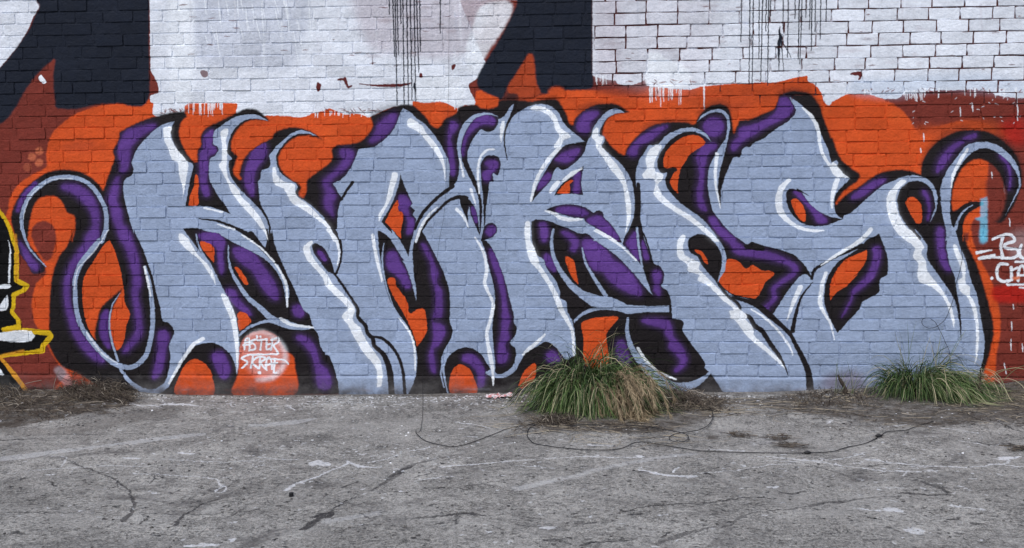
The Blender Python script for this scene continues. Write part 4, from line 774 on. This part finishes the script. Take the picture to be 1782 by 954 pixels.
for k, (v, f) in enumerate(shapes):
    me = mesh('brick_shape', v, f, False); me.materials.append(brick_mat); shape_me.append(me)
r = random.Random(8)
bricks = []
n_rows = int((WZ1 - PLINTH) / COURSE)
for j in range(n_rows):
    zc = PLINTH + (j + .5) * COURSE
    x = WX0 - r.uniform(0, .05) - (BL / 2 if j % 2 else 0) + (.03 * math.sin(j * 1.7))
    header = False
    while x < WX1:
        L = BL * r.uniform(.955, 1.045)
        if r.random() < .035: L *= r.choice((.5, .72))
        c = x + L / 2
        if c - L / 2 > WX0 - .01 and c + L / 2 < WX1 + .01:
            bricks.append((c, r.gauss(0, .0016), zc + r.gauss(0, .0014), (L - JOINT) / BLm, 1 + r.gauss(0, .022), r.gauss(0, .016), r.gauss(0, .004), r.gauss(0, .0035), r.randrange(16)))
        x += L
def dist(b): return (b[0] - CAM[0]) ** 2 + (b[2] - CAM[2]) ** 2 - .02 * b[3]
bricks.sort(key=dist)
for (x, y, z, sx, sz, rx, ry, rz_, k) in bricks[:300]:
    o = bpy.data.objects.new('brick', shape_me[k]); COL.objects.link(o); o.parent = wall
    o.location = (x, y, z); o.scale = (sx, 1, sz); o.rotation_euler = (rx, ry, rz_); tn = r.random(); o.color = (tn, tn, tn, 1)
V, Q, base, TN = [], [], 0, []
for (x, y, z, sx, sz, rx, ry, rz_, k) in bricks[300:]:
    v, f = shapes[k]
    p = v * np.array([sx, 1, sz])
    p = p + np.stack([-rz_ * p[:, 1] + ry * p[:, 2], rz_ * p[:, 0] - rx * p[:, 2], -ry * p[:, 0] + rx * p[:, 1]], -1) + np.array([x, y, z])
    V.append(p); Q.append(f + base); base += len(v); TN.append(np.full(len(v), r.random()))
o = link('brick_courses', npmesh('brick_courses', np.concatenate(V), np.concatenate(Q), False), brick_mat, wall); o['kind'] = 'stuff'; o.color = (0, 0, 0, 1); attr(o.data, 'tone', np.concatenate(TN))
# parged foot of the wall
px_ = np.arange(WX0, WX1 + .001, .025); pz_ = np.r_[-.15, np.linspace(-.05, PLINTH - .012, 12), PLINTH - .004]
A, B_ = np.meshgrid(px_, pz_)
Y = -.002 + .003 * vnoise(A * 8, B_ * 14, 31) + .0015 * vnoise(A * 30, B_ * 30, 32)
Y = Y - .006 * (1 / (1 + np.exp((B_ - .045 - .006 * np.sin(A * 5)) * 220)))
Y[-1] += .012
ii = np.arange(A.size).reshape(A.shape)
q = np.stack([ii[:-1, :-1], ii[:-1, 1:], ii[1:, 1:], ii[1:, :-1]], -1).reshape(-1, 4)
_pl = link('plinth', npmesh('plinth', np.stack([A, Y, B_], -1).reshape(-1, 3), q), brick_mat, wall); _pl.color = (.5, .5, .5, 1)

# ------------------------------------------------------------------ ribbons, tubes, tufts
class Strips:
    def __init__(self): self.v, self.q, self.t, self.n = [], [], [], 0
    def strip(self, P, w, tone, side=None):
        P = np.asarray(P, float); n = len(P)
        d = np.gradient(P, axis=0)
        if side is None:
            side = np.cross(d, rng.normal(size=3)); 
        else: side = np.cross(d, side)
        side /= np.linalg.norm(side, axis=1, keepdims=True) + 1e-9
        w = np.asarray(w, float).reshape(-1, 1) / 2
        self.v.append(np.concatenate([P - side * w, P + side * w])); i = np.arange(n - 1) + self.n
        self.q.append(np.stack([i, i + 1, i + 1 + n, i + n], -1)); self.t.append(np.clip(np.full(2 * n, 1.0) * np.tile(np.broadcast_to(tone, (n,)), 2), 0, 1)); self.n += 2 * n
    def build(self, name, mat, parent=None):
        me = npmesh(name, np.concatenate(self.v), np.concatenate(self.q)); attr(me, 'tone', np.concatenate(self.t))
        return link(name, me, mat, parent)
def tube(P, rad, sides=6):
    P = np.asarray(P, float); n = len(P); d = np.gradient(P, axis=0); d /= np.linalg.norm(d, axis=1, keepdims=True) + 1e-9
    up = np.where(np.abs(d[:, 2:3]) > .9, np.array([[1., 0, 0]]), np.array([[0, 0, 1.]]))
    a = np.cross(d, up); a /= np.linalg.norm(a, axis=1, keepdims=True); b = np.cross(d, a)
    rad = np.broadcast_to(np.asarray(rad, float), (n,))[:, None]
    v = np.concatenate([P + rad * (math.cos(2 * math.pi * k / sides) * a + math.sin(2 * math.pi * k / sides) * b) for k in range(sides)])
    qs = []
    for k in range(sides):
        k2 = (k + 1) % sides; i = np.arange(n - 1)
        qs.append(np.stack([k * n + i, k * n + i + 1, k2 * n + i + 1, k2 * n + i], -1))
    return v, np.concatenate(qs)
def arc(root, d0, L, droop, n=8, floor=.012):
    """a blade: starts along d0, bends under its weight, lies down where it meets the ground"""
    P = [np.array(root, float)]; d = np.array(d0, float); d /= np.linalg.norm(d)
    for k in range(n):
        d = d + np.array([0, 0, -droop * (k + 1) / n]); d /= np.linalg.norm(d)
        p = P[-1] + d * L / n
        g = float(gz(p[0], p[1])) + floor
        if p[2] < g: p[2] = g; d[2] = max(d[2], -.05)
        if p[1] > -.012: p[1] = -.012 - .01 * rng.random(); d[1] = -abs(d[1]) * .3
        P.append(p)
    return np.array(P)

def tussock(cx, cy, rx, ry, n, L, droop, tones, lean=(0, 0), w=(.0025, .005)):
    st = Strips()
    for _ in range(n):
        a = rng.uniform(0, 2 * np.pi); rr = math.sqrt(rng.random())
        x, y = cx + rx * rr * math.cos(a), cy + ry * rr * math.sin(a)
        out = rng.uniform(.15, 1.05) * (.4 + rr)
        if math.cos(a) < 0: out *= .55
        d = (math.cos(a) * out * 1.1 + lean[0] + rng.normal(0, .15), math.sin(a) * out * .8 - .25 + lean[1] + rng.normal(0, .15), rng.uniform(.7, 1.25))
        l = rng.uniform(*L)
        P = arc((x, y, float(gz(x, y)) - .01), d, l, rng.uniform(*droop))
        if rng.random() < .22:                            # snapped blades
            kk = rng.integers(3, 7); tail = P[kk:] - P[kk]; dz = rng.uniform(.2, .7)
            sw = rng.normal(0, .5); tail = np.stack([tail[:, 0] * math.cos(sw) - tail[:, 1] * math.sin(sw), tail[:, 0] * math.sin(sw) + tail[:, 1] * math.cos(sw), tail[:, 2] - dz * np.hypot(tail[:, 0], tail[:, 1])], -1)
            P[kk:] = P[kk] + tail; P[:, 2] = np.maximum(P[:, 2], np.array([float(gz(a_, b_)) + .008 for a_, b_ in P[:, :2]])); P[:, 1] = np.minimum(P[:, 1], -.014)
        n_ = len(P); ww = rng.uniform(*w) * np.r_[.7, np.ones(n_ - 4), .8, .5, .12]
        tone = np.clip(rng.normal(*tones), 0, .95) + np.linspace(-.12, .1, n_)
        if rng.random() < .10: tone = np.full(n_, rng.uniform(.85, 1))
        st.strip(P, ww, tone)
    return st

def root_at(px, py): return to_ground(np.array([[px, py]]))[0]

# big tussock against the wall
c1 = to_wall(np.array([[1015., 680.]]))[0][0]
t1 = link('grass_tussock', None); t1.location = (0, 0, 0)
tag(t1, 'large drooping green tussock with tan plumes, in front of the orange stem', 'grass')
tussock(c1 + .0, -.28, .15, .13, 1700, (.32, .62), (.36, .9), (.46, .28), (.05, -.38), (.0028, .0065)).build('blades', green_mat, t1)
tussock(c1 + .15, -.30, .11, .12, 900, (.32, .62), (.35, .8), (.52, .30), (.08, -.40), (.0028, .006)).build('blades', green_mat, t1)
# plumes: a stem with a soft brush of hairs
pl = Strips()
for k in range(64):
    x0 = c1 + (rng.uniform(.09, .26) if k > 6 else rng.uniform(-.12, .12)); y0 = -.30 + rng.uniform(-.12, .08)
    P = arc((x0, y0, float(gz(x0, y0)) + .02), (rng.uniform(.12, .45), rng.uniform(-.95, -.4), .85), rng.uniform(.42, .78), rng.uniform(.30, .62), 12, .02)
    pl.strip(P, np.full(len(P), .003), .6)
    tone = rng.uniform(.25, .95)
    for h in range(90):
        t_ = rng.uniform(.45, 1.0); i_ = min(len(P) - 2, int(t_ * (len(P) - 1))); f_ = t_ * (len(P) - 1) - i_
        p = P[i_] * (1 - f_) + P[i_ + 1] * f_; d = P[i_ + 1] - P[i_]; d /= np.linalg.norm(d) + 1e-9
        e = d + rng.normal(0, .30, 3); e /= np.linalg.norm(e); ln = rng.uniform(.03, .07)
        pl.strip(np.array([p, p + e * ln * .55, p + e * ln - np.array([0, 0, .004])]), [.0026, .0024, .0006], tone + rng.normal(0, .1))
pl.build('plumes', tan_mat, t1)
tussock(c1 + .10, -.34, .26, .16, 420, (.12, .30), (.7, 1.3), (.5, .3), (.1, -.3), (.003, .006)).build('dead_blades', litter_mat, t1)

# second tussock, right
c2 = to_wall(np.array([[1598., 680.]]))[0][0]
t2 = link('grass_tussock', None)
tag(t2, 'smaller matted green tussock under the hanging wire, blades trailing right', 'grass')
tussock(c2 - .08, -.14, .15, .08, 1000, (.16, .38), (.35, .85), (.36, .26), (-.02, -.18)).build('blades', green_mat, t2)
tussock(c2 + .05, -.14, .10, .08, 480, (.28, .52), (.45, .9), (.58, .28), (.40, -.38)).build('blades', green_mat, t2)
tussock(c2 + .26, -.11, .17, .05, 240, (.10, .22), (.7, 1.3), (.42, .25), (.5, -.2)).build('blades', green_mat, t2)
st = Strips()
for k in range(20):
    x0 = c2 + rng.uniform(-.15, .12)
    P = arc((x0, -.1, float(gz(x0, -.1))), (rng.normal(0, .35), rng.uniform(-.15, .1), 1.4), rng.uniform(.25, .48), rng.uniform(.0, .25), 7)
    st.strip(P, .003 * np.r_[1, np.ones(5), .6, .15], rng.uniform(.3, 1))
for k in range(26):
    x0 = c2 + rng.uniform(-.1, .5)
    P = arc((x0, -.14, float(gz(x0, -.14)) + .05), (rng.uniform(.3, 1.0), rng.uniform(-1.0, -.2), .9), rng.uniform(.35, .62), rng.uniform(.5, .9), 10)
    st.strip(P, .0035 * np.r_[1, np.ones(8), .6, .15], rng.uniform(.85, 1))
st.build('dry_blades', green_mat, t2)
tussock(c2 + .1, -.16, .34, .09, 320, (.08, .24), (.8, 1.4), (.5, .3), (.3, -.3), (.0025, .005)).build('dead_blades', litter_mat, t2)

# ------------------------------------------------------------------ litter and dead stems
def tangle(name, boxes, n, L, label, cat, mat, height, kind=None, w=.003):
    st = Strips()
    for _ in range(n):
        (x0, x1, y0, y1, hh) = boxes[rng.integers(len(boxes))]
        px, py = rng.uniform(x0, x1), rng.uniform(y0, y1)
        g = root_at(px, py); l = rng.uniform(*L); a = rng.uniform(0, 2 * np.pi)
        u = ((px - x0) / (x1 - x0) - .5) * 2; dome = max(0, 1 - u * u)
        z = rng.random() ** 1.3 * hh * dome
        P = []; cur = rng.normal(0, 3)
        x, y = g[0], min(g[1], -.02)
        for k in range(6):
            P.append((x, min(y, -.012), float(gz(x, y)) + .006 + z + .012 * math.sin(k * 1.1 + a) * (hh > .02)))
            x += math.cos(a) * l / 5; y += math.sin(a) * l / 5 * .7; a += cur * .12
            z = max(0, z + rng.normal(0, .008) * (hh > .02))
        st.strip(P, rng.uniform(.6, 1.4) * w * np.r_[.6, 1, 1, 1, .8, .4], np.clip(rng.normal(.45, .28), 0, 1), np.array([0, -.4, 1.0]) + rng.normal(0, .4, 3))
    o = st.build(name, mat); tag(o, label, cat, None, kind); return o
tangle('dead_grass_heap', [(128, 228, 682, 704, .10), (118, 222, 684, 706, .05)], 1000, (.06, .20), 'rounded brown heap of dead grass against the wall below the blue ring', 'dead grass', litter_mat, .1)
tangle('leaf_litter', [(-160, 130, 690, 735, .03), (-60, 230, 695, 722, .012), (-200, 60, 688, 712, .09)], 1700, (.03, .17), 'brown twigs and dead grass strewn over the earth at the left', None, litter_mat, .05, 'stuff')
tangle('dead_stem_tangle', [(1125, 1215, 690, 710, .09), (1120, 1255, 694, 718, .05)], 1200, (.05, .2), 'dark tangle of dead stems at the right foot of the large tussock', 'dead stems', litter_mat, .1)
tangle('dark_root_clump', [(935, 1000, 728, 742, .035)], 260, (.03, .12), 'small dark clump of dead roots on the asphalt before the tussock', 'dead roots', litter_mat, .03)
tangle('scattered_straw', [(1130, 1250, 700, 724, .012), (1230, 1420, 695, 725, .004), (1500, 1800, 695, 745, .01), (960, 1200, 735, 770, .004), (860, 960, 700, 760, .004)], 300, (.06, .38), 'pale dry straw lying on the ground along the wall', None, straw_mat, .01, 'stuff', .0028)
tangle('hay', [(1700, 1830, 680, 702, .012), (1640, 1820, 688, 715, .006)], 300, (.08, .30), 'flattened tan hay along the wall foot at the right edge', None, hay_mat, .05, 'stuff', .0032)
tangle('ground_litter', [(1230, 1500, 686, 728, .014), (1380, 1520, 686, 712, .03), (1420, 1800, 700, 750, .014), (900, 1160, 735, 752, .012)], 1500, (.02, .12), 'dark bits of dead grass on the earth to the right', None, litter_mat, .01, 'stuff', .003)
for (x, y, nme) in ((1372, 776, 'dead leaf clump lying above the right end of the cable'), (1356, 762, 'small dead leaf clump just behind another on the asphalt'), (1290, 757, 'thin dead leaf clump right of the cable coil'), (1772, 783, 'brown leaf clump at the right edge of the picture')):
    tangle('leaf_clump', [(x - 20, x + 20, y - 4, y + 4, .012)], 46, (.02, .09), nme, 'leaves', litter_mat, .01, None, .004)

# chips of paint and loose grit: small flat stones
def chips(name, spots, mat, label, size):
    V, Fq, T, nb = [], [], [], 0
    for px, py in spots:
        g = root_at(px, py); x, y = g[0], min(g[1], -.015); s = rng.uniform(*size); n = 5
        a0 = rng.uniform(0, 6.28); rr = rng.uniform(.6, 1.1, n) * s; hgt = s * rng.uniform(.18, .6); z = float(gz(x, y)) - .001
        ang = a0 + np.arange(n) * 2 * np.pi / n
        bot = np.stack([x + rr * np.cos(ang), y + rr * np.sin(ang), np.full(n, z)], -1)
        top = np.stack([x + .75 * rr * np.cos(ang), y + .75 * rr * np.sin(ang), z + hgt * rng.uniform(.6, 1.2, n)], -1)
        c = np.array([[x, y, z + hgt * 1.1]])
        V.append(np.concatenate([bot, top, c]))
        for k in range(n):
            k2 = (k + 1) % n
            Fq += [(nb + k, nb + k2, nb + n + k2), (nb + k, nb + n + k2, nb + n + k), (nb + n + k, nb + n + k2, nb + 2 * n)]
        T.append(np.full(2 * n + 1, np.clip(rng.normal(.6, .3), 0, 1))); nb += 2 * n + 1
    me = npmesh(name, np.concatenate(V), np.array(Fq), False); attr(me, 'tone', np.concatenate(T))
    return tag(link(name, me, mat), label, None, None, 'stuff')
sp = [(rng.normal(620, 240), 689 + abs(rng.normal(0, 10))) for _ in range(330)] + [(rng.uniform(0, 1780), 690 + abs(rng.normal(0, 50))) for _ in range(170)] + [(rng.normal(640, 190), rng.normal(785, 25)) for _ in range(90)] + [(rng.normal(1230, 50), rng.normal(692, 5)) for _ in range(60)] + [(rng.uniform(220, 1480), 688.5 + abs(rng.normal(0, 4))) for _ in range(300)]
chips('paint_flakes', [s for s in sp if s[1] > 688], chip_mat, 'white paint flakes scattered on the asphalt, thickest along the wall', (.003, .010))
grit_mat = blade_material('grit', [(0, (.02, .02, .022)), (.6, (.09, .085, .08)), (1, (.22, .21, .2))], .85)
sp = [(rng.uniform(-40, 1820), 692 + 270 * rng.random() ** 1.5) for _ in range(1300)] + [(rng.uniform(200, 1500), 688.5 + abs(rng.normal(0, 5))) for _ in range(420)] + [(rng.uniform(-60, 230), rng.uniform(690, 745)) for _ in range(220)] + [(rng.uniform(1380, 1800), rng.uniform(690, 745)) for _ in range(260)]
chips('grit', sp, grit_mat, 'loose dark grit and small stones on the asphalt', (.003, .011))

# ------------------------------------------------------------------ cables and wires
def ground_path(s, lift=.006, n=6):
    p, c = pts(s); g = to_ground(smooth(p, c, False, n))
    return np.stack([g[:, 0], np.minimum(g[:, 1], -.02), gz(g[:, 0], np.minimum(g[:, 1], -.02)) + lift], -1)
def cable(name, P, rad, label, cat, mat=None, group=None):
    v, qd = tube(P, rad); o = link(name, npmesh(name, v, qd), mat or cable_mat); tag(o, label, cat, group); return o
cable('cable', ground_path('G4 830,345 870,385 940,410 1020,425 1100,410 1200,375 1300,335 1367,318 G9 60,308 130,290 200,275 260,262'), .0021, 'black cable running from the hanging thin wire to the dark root clump', 'cable')
cable('cable', ground_path('G9 180,316 100,308 62,330 55,370 90,405 180,422 300,435 400,441 500,441 560,430 620,402 680,398 760,412 900,432 1000,445 1200,450 1367,455 G13 220,455 360,448 430,425 530,405 600,370 640,345 740,335 800,315 890,290'), .0022, 'long black cable looping before the tussock and snaking right across the asphalt', 'cable')
cable('cable', ground_path('G9 270,318 400,312 560,312 700,322 820,342 885,356 907,376 880,400 830,400 803,380 830,360 880,350 960,335 1010,310 1035,270 1025,230 990,203 920,203 860,215 740,240 600,272 540,290', .012), .0021, 'black cable with a small round coil right of the tussock plumes', 'cable')
for k, (px, py) in enumerate(((1332 + 222 / 3.038, 640 + 455 / 3.038), (1332 + 600 / 3.038, 640 + 366 / 3.038))):
    g = root_at(px, py); z = float(gz(g[0], g[1])) + .008
    P = np.array([(g[0] - .02 + .01 * i, g[1], z) for i in range(5)]); v, qd = tube(P, [.003, .008, .010, .008, .003], 8)
    tag(link('cable_joint', npmesh('cable_joint', v, qd), cable_mat), ('black taped knot on the long cable left of the leaf clumps' if k == 0 else 'black taped knot on the long cable where it bends up to the right'), 'cable joint')
def wall_path(s, off):
    p, c = pts(s); q_ = smooth(p, c, False, 6); wq = to_wall(q_, -off)
    return np.stack([wq[:, 0], np.full(len(wq), -off) + .004 * np.sin(np.arange(len(wq)) * .7), wq[:, 1]], -1)
cable('hanging_wire', wall_path('B14 605,95 612,150 606,200 580,290 562,380 540,450 510,505 470,535 430,545 398,530 388,505 402,490 432,490 462,512 490,560 515,615 538,665 547,720 549,790 550,850', .02), .0017, 'thin black wire with a small loop hanging on the grey-blue letter at the right', 'wire')
cable('hanging_wire', wall_path('X 784,-160 783,-60 782,0 781,100 780,180 778,240 776,320 772,380 765,415 759,470 754,538', .016), .0009, 'hair-thin dark string hanging straight down across the middle letters', 'wire')
P = np.concatenate([wall_path('X 735.5,640 735.5,684', .025), ground_path('G4 869,150 868,240 858,330 845,345 830,342', .006)])
cable('thin_wire', P, .0012, 'short thin wire trailing from the wall base onto the asphalt', 'wire')
# twig vine behind the second tussock
cable('bramble_stem', wall_path('B14 540,690 500,730 470,765 450,790', .03), .0022, 'short dark stem leaning on the wall beside the hanging wire', 'stem', litter_mat)
cable('bramble_stem', wall_path('B14 545,688 580,700 605,725 615,750', .03), .0016, 'thin arched stem curving right from the hanging wire foot', 'stem', litter_mat)

# ------------------------------------------------------------------ small single things
# dead stump with thin shoots
x0 = to_wall(np.array([[1466., 690.]]), -.14)[0][0]; z0 = float(gz(x0, -.14))
stump = link('weed_stump', None); tag(stump, 'short dark broken weed stump with thin green shoots by the right wall foot', 'weed')
P = np.array([(x0 + .012 * math.sin(i), -.14, z0 - .02 + .03 * i) for i in range(6)]); P[:, 0] += np.linspace(.02, -.02, 6)
v, qd = tube(P, [.020, .017, .013, .012, .010, .004], 7); v += rng.normal(0, .0015, v.shape)
sm = npmesh('stem', v, qd); attr(sm, 'tone', rng.uniform(.1, .5, len(v))); link('stem', sm, litter_mat, stump)
st = Strips()
for k in range(26):
    P = arc((x0 + rng.normal(0, .03), -.14 + rng.normal(0, .02), z0), (rng.normal(0, .3), rng.normal(-.05, .1), 1.2), rng.uniform(.1, .26), rng.uniform(.0, .3), 6)
    st.strip(P, .0025 * np.r_[1, 1, 1, 1, 1, .7, .15], rng.uniform(.25, .95))
st.build('shoots', green_mat, stump)
tangle('wood_chip_litter', [(1440, 1510, 688, 702, .01)], 40, (.015, .06), 'pale bark and wood chips lying round the broken weed stump', None, straw_mat, .01, 'stuff', .008)
# dried weed stalk right of the second tussock
def stalk(name, px, y, hgt, lean, label, mat, nb, width=.003):
    x0 = to_wall(np.array([[px, 690.]]), y)[0][0]; z0 = float(gz(x0, y)); root = link(name, None); tag(root, label, 'weed')
    P = np.array([(x0 + lean * (i / 7) ** 1.5, y, z0 - .01 + hgt * i / 7) for i in range(8)])
    v, qd = tube(P, np.linspace(width, width * .4, 8), 5); me = npmesh('stem', v, qd); attr(me, 'tone', np.full(len(v), .8)); link('stem', me, mat, root)
    st = Strips()
    for k in range(nb):
        i = rng.integers(2, 7); d = (rng.normal(0, .8), rng.normal(-.1, .4), rng.uniform(.1, 1))
        q_ = arc(P[i], d, rng.uniform(.02, .07), .3, 4); st.strip(q_, .004 * np.r_[.5, 1, 1, .7, .2], rng.uniform(.3, 1))
    st.build('leaves', mat, root); return root
stalk('weed_stalk', 127, -.22, .22, .01, 'thin pale dry weed stalk left of the dead grass heap', litter_mat, 26, .0022)
stalk('weed_stalk', 1702, -.36, .20, .02, 'soft brown dried weed stalk before the right tussock blades', litter_mat, 60, .004)
st = Strips()
for k in range(16):
    px = rng.uniform(-40, 40); x_ = to_wall(np.array([[px, 690.]]), -.2)[0][0]
    P = arc((x_, -.2, float(gz(x_, -.2))), (rng.normal(0, .7), rng.normal(-.2, .2), .8), rng.uniform(.12, .32), rng.uniform(.1, .6), 7)
    st.strip(P, .0028 * np.r_[1, 1, 1, 1, 1, 1, .6, .2], rng.uniform(.8, 1))
tag(st.build('dry_weed', litter_mat), 'sprawling pale dry weed stems at the left edge under the yellow outline', 'weed')
# leaning pale twigs
for s, lab in (('X 92,690 94,672 98,655 103,645', 'pale upright twig leaning on the red paint at the left'), ('X 44,668 60,664 72,662', 'short pale horizontal twig in front of the yellow outline foot')):
    P = wall_path(s, .05); v, qd = tube(P, .002, 5); me = npmesh('twig', v, qd); attr(me, 'tone', np.full(len(v), .95)); tag(link('twig', me, litter_mat), lab, 'twig')
# crumpled paper
g = root_at(868, 693); n = 14
A, B_ = np.meshgrid(np.linspace(-.09, .09, n), np.linspace(-.035, .035, 8))
Z = .012 + .010 * np.abs(vnoise(A * 70, B_ * 90, 51)) + .006 * rng.standard_normal(A.shape)
A2 = A + .006 * rng.standard_normal(A.shape); B2 = B_ + .004 * rng.standard_normal(A.shape) + .03 * A
Pz = np.stack([A2 + g[0], np.minimum(B2 + min(g[1], -.06), -.015), Z + gz(A2 + g[0], B2 + g[1])], -1).reshape(-1, 3)
ii = np.arange(A.size).reshape(A.shape); q = np.stack([ii[:-1, :-1], ii[:-1, 1:], ii[1:, 1:], ii[1:, :-1]], -1).reshape(-1, 4)
t = NT('printed_paper'); gg = t.new('ShaderNodeNewGeometry'); t.link(t.ramp(t.noise(gg.outputs['Position'], 60, 3), [(.45, (.62, .58, .60)), (.6, (.45, .16, .16))]), t.bsdf.inputs['Base Color']); t.bsdf.inputs['Roughness'].default_value = .6
tag(link('crumpled_paper', npmesh('crumpled_paper', Pz, q, False), t.m), 'crumpled pinkish white paper scrap at the wall foot left of the tussock', 'paper')
# black plastic cap
g = root_at(507, 863); z = float(gz(g[0], g[1])); V, Fc = [], []
prof = [(.0, .019), (.009, .019), (.0105, .0175), (.011, .002), (.0115, .0), (.0, .0)]; sd = 14
for (rr, hh) in prof:
    for k in range(sd): V.append((g[0] + rr * (1 + .05 * (k % 2)) * math.cos(2 * math.pi * k / sd), g[1] + rr * math.sin(2 * math.pi * k / sd), z + hh))
for j in range(len(prof) - 1):
    for k in range(sd): Fc.append((j * sd + k, (j + 1) * sd + k, (j + 1) * sd + (k + 1) % sd, j * sd + (k + 1) % sd))
tag(link('bottle_cap', mesh('bottle_cap', V, Fc, False), cable_mat), 'small black plastic cap lying alone on the asphalt', 'cap')
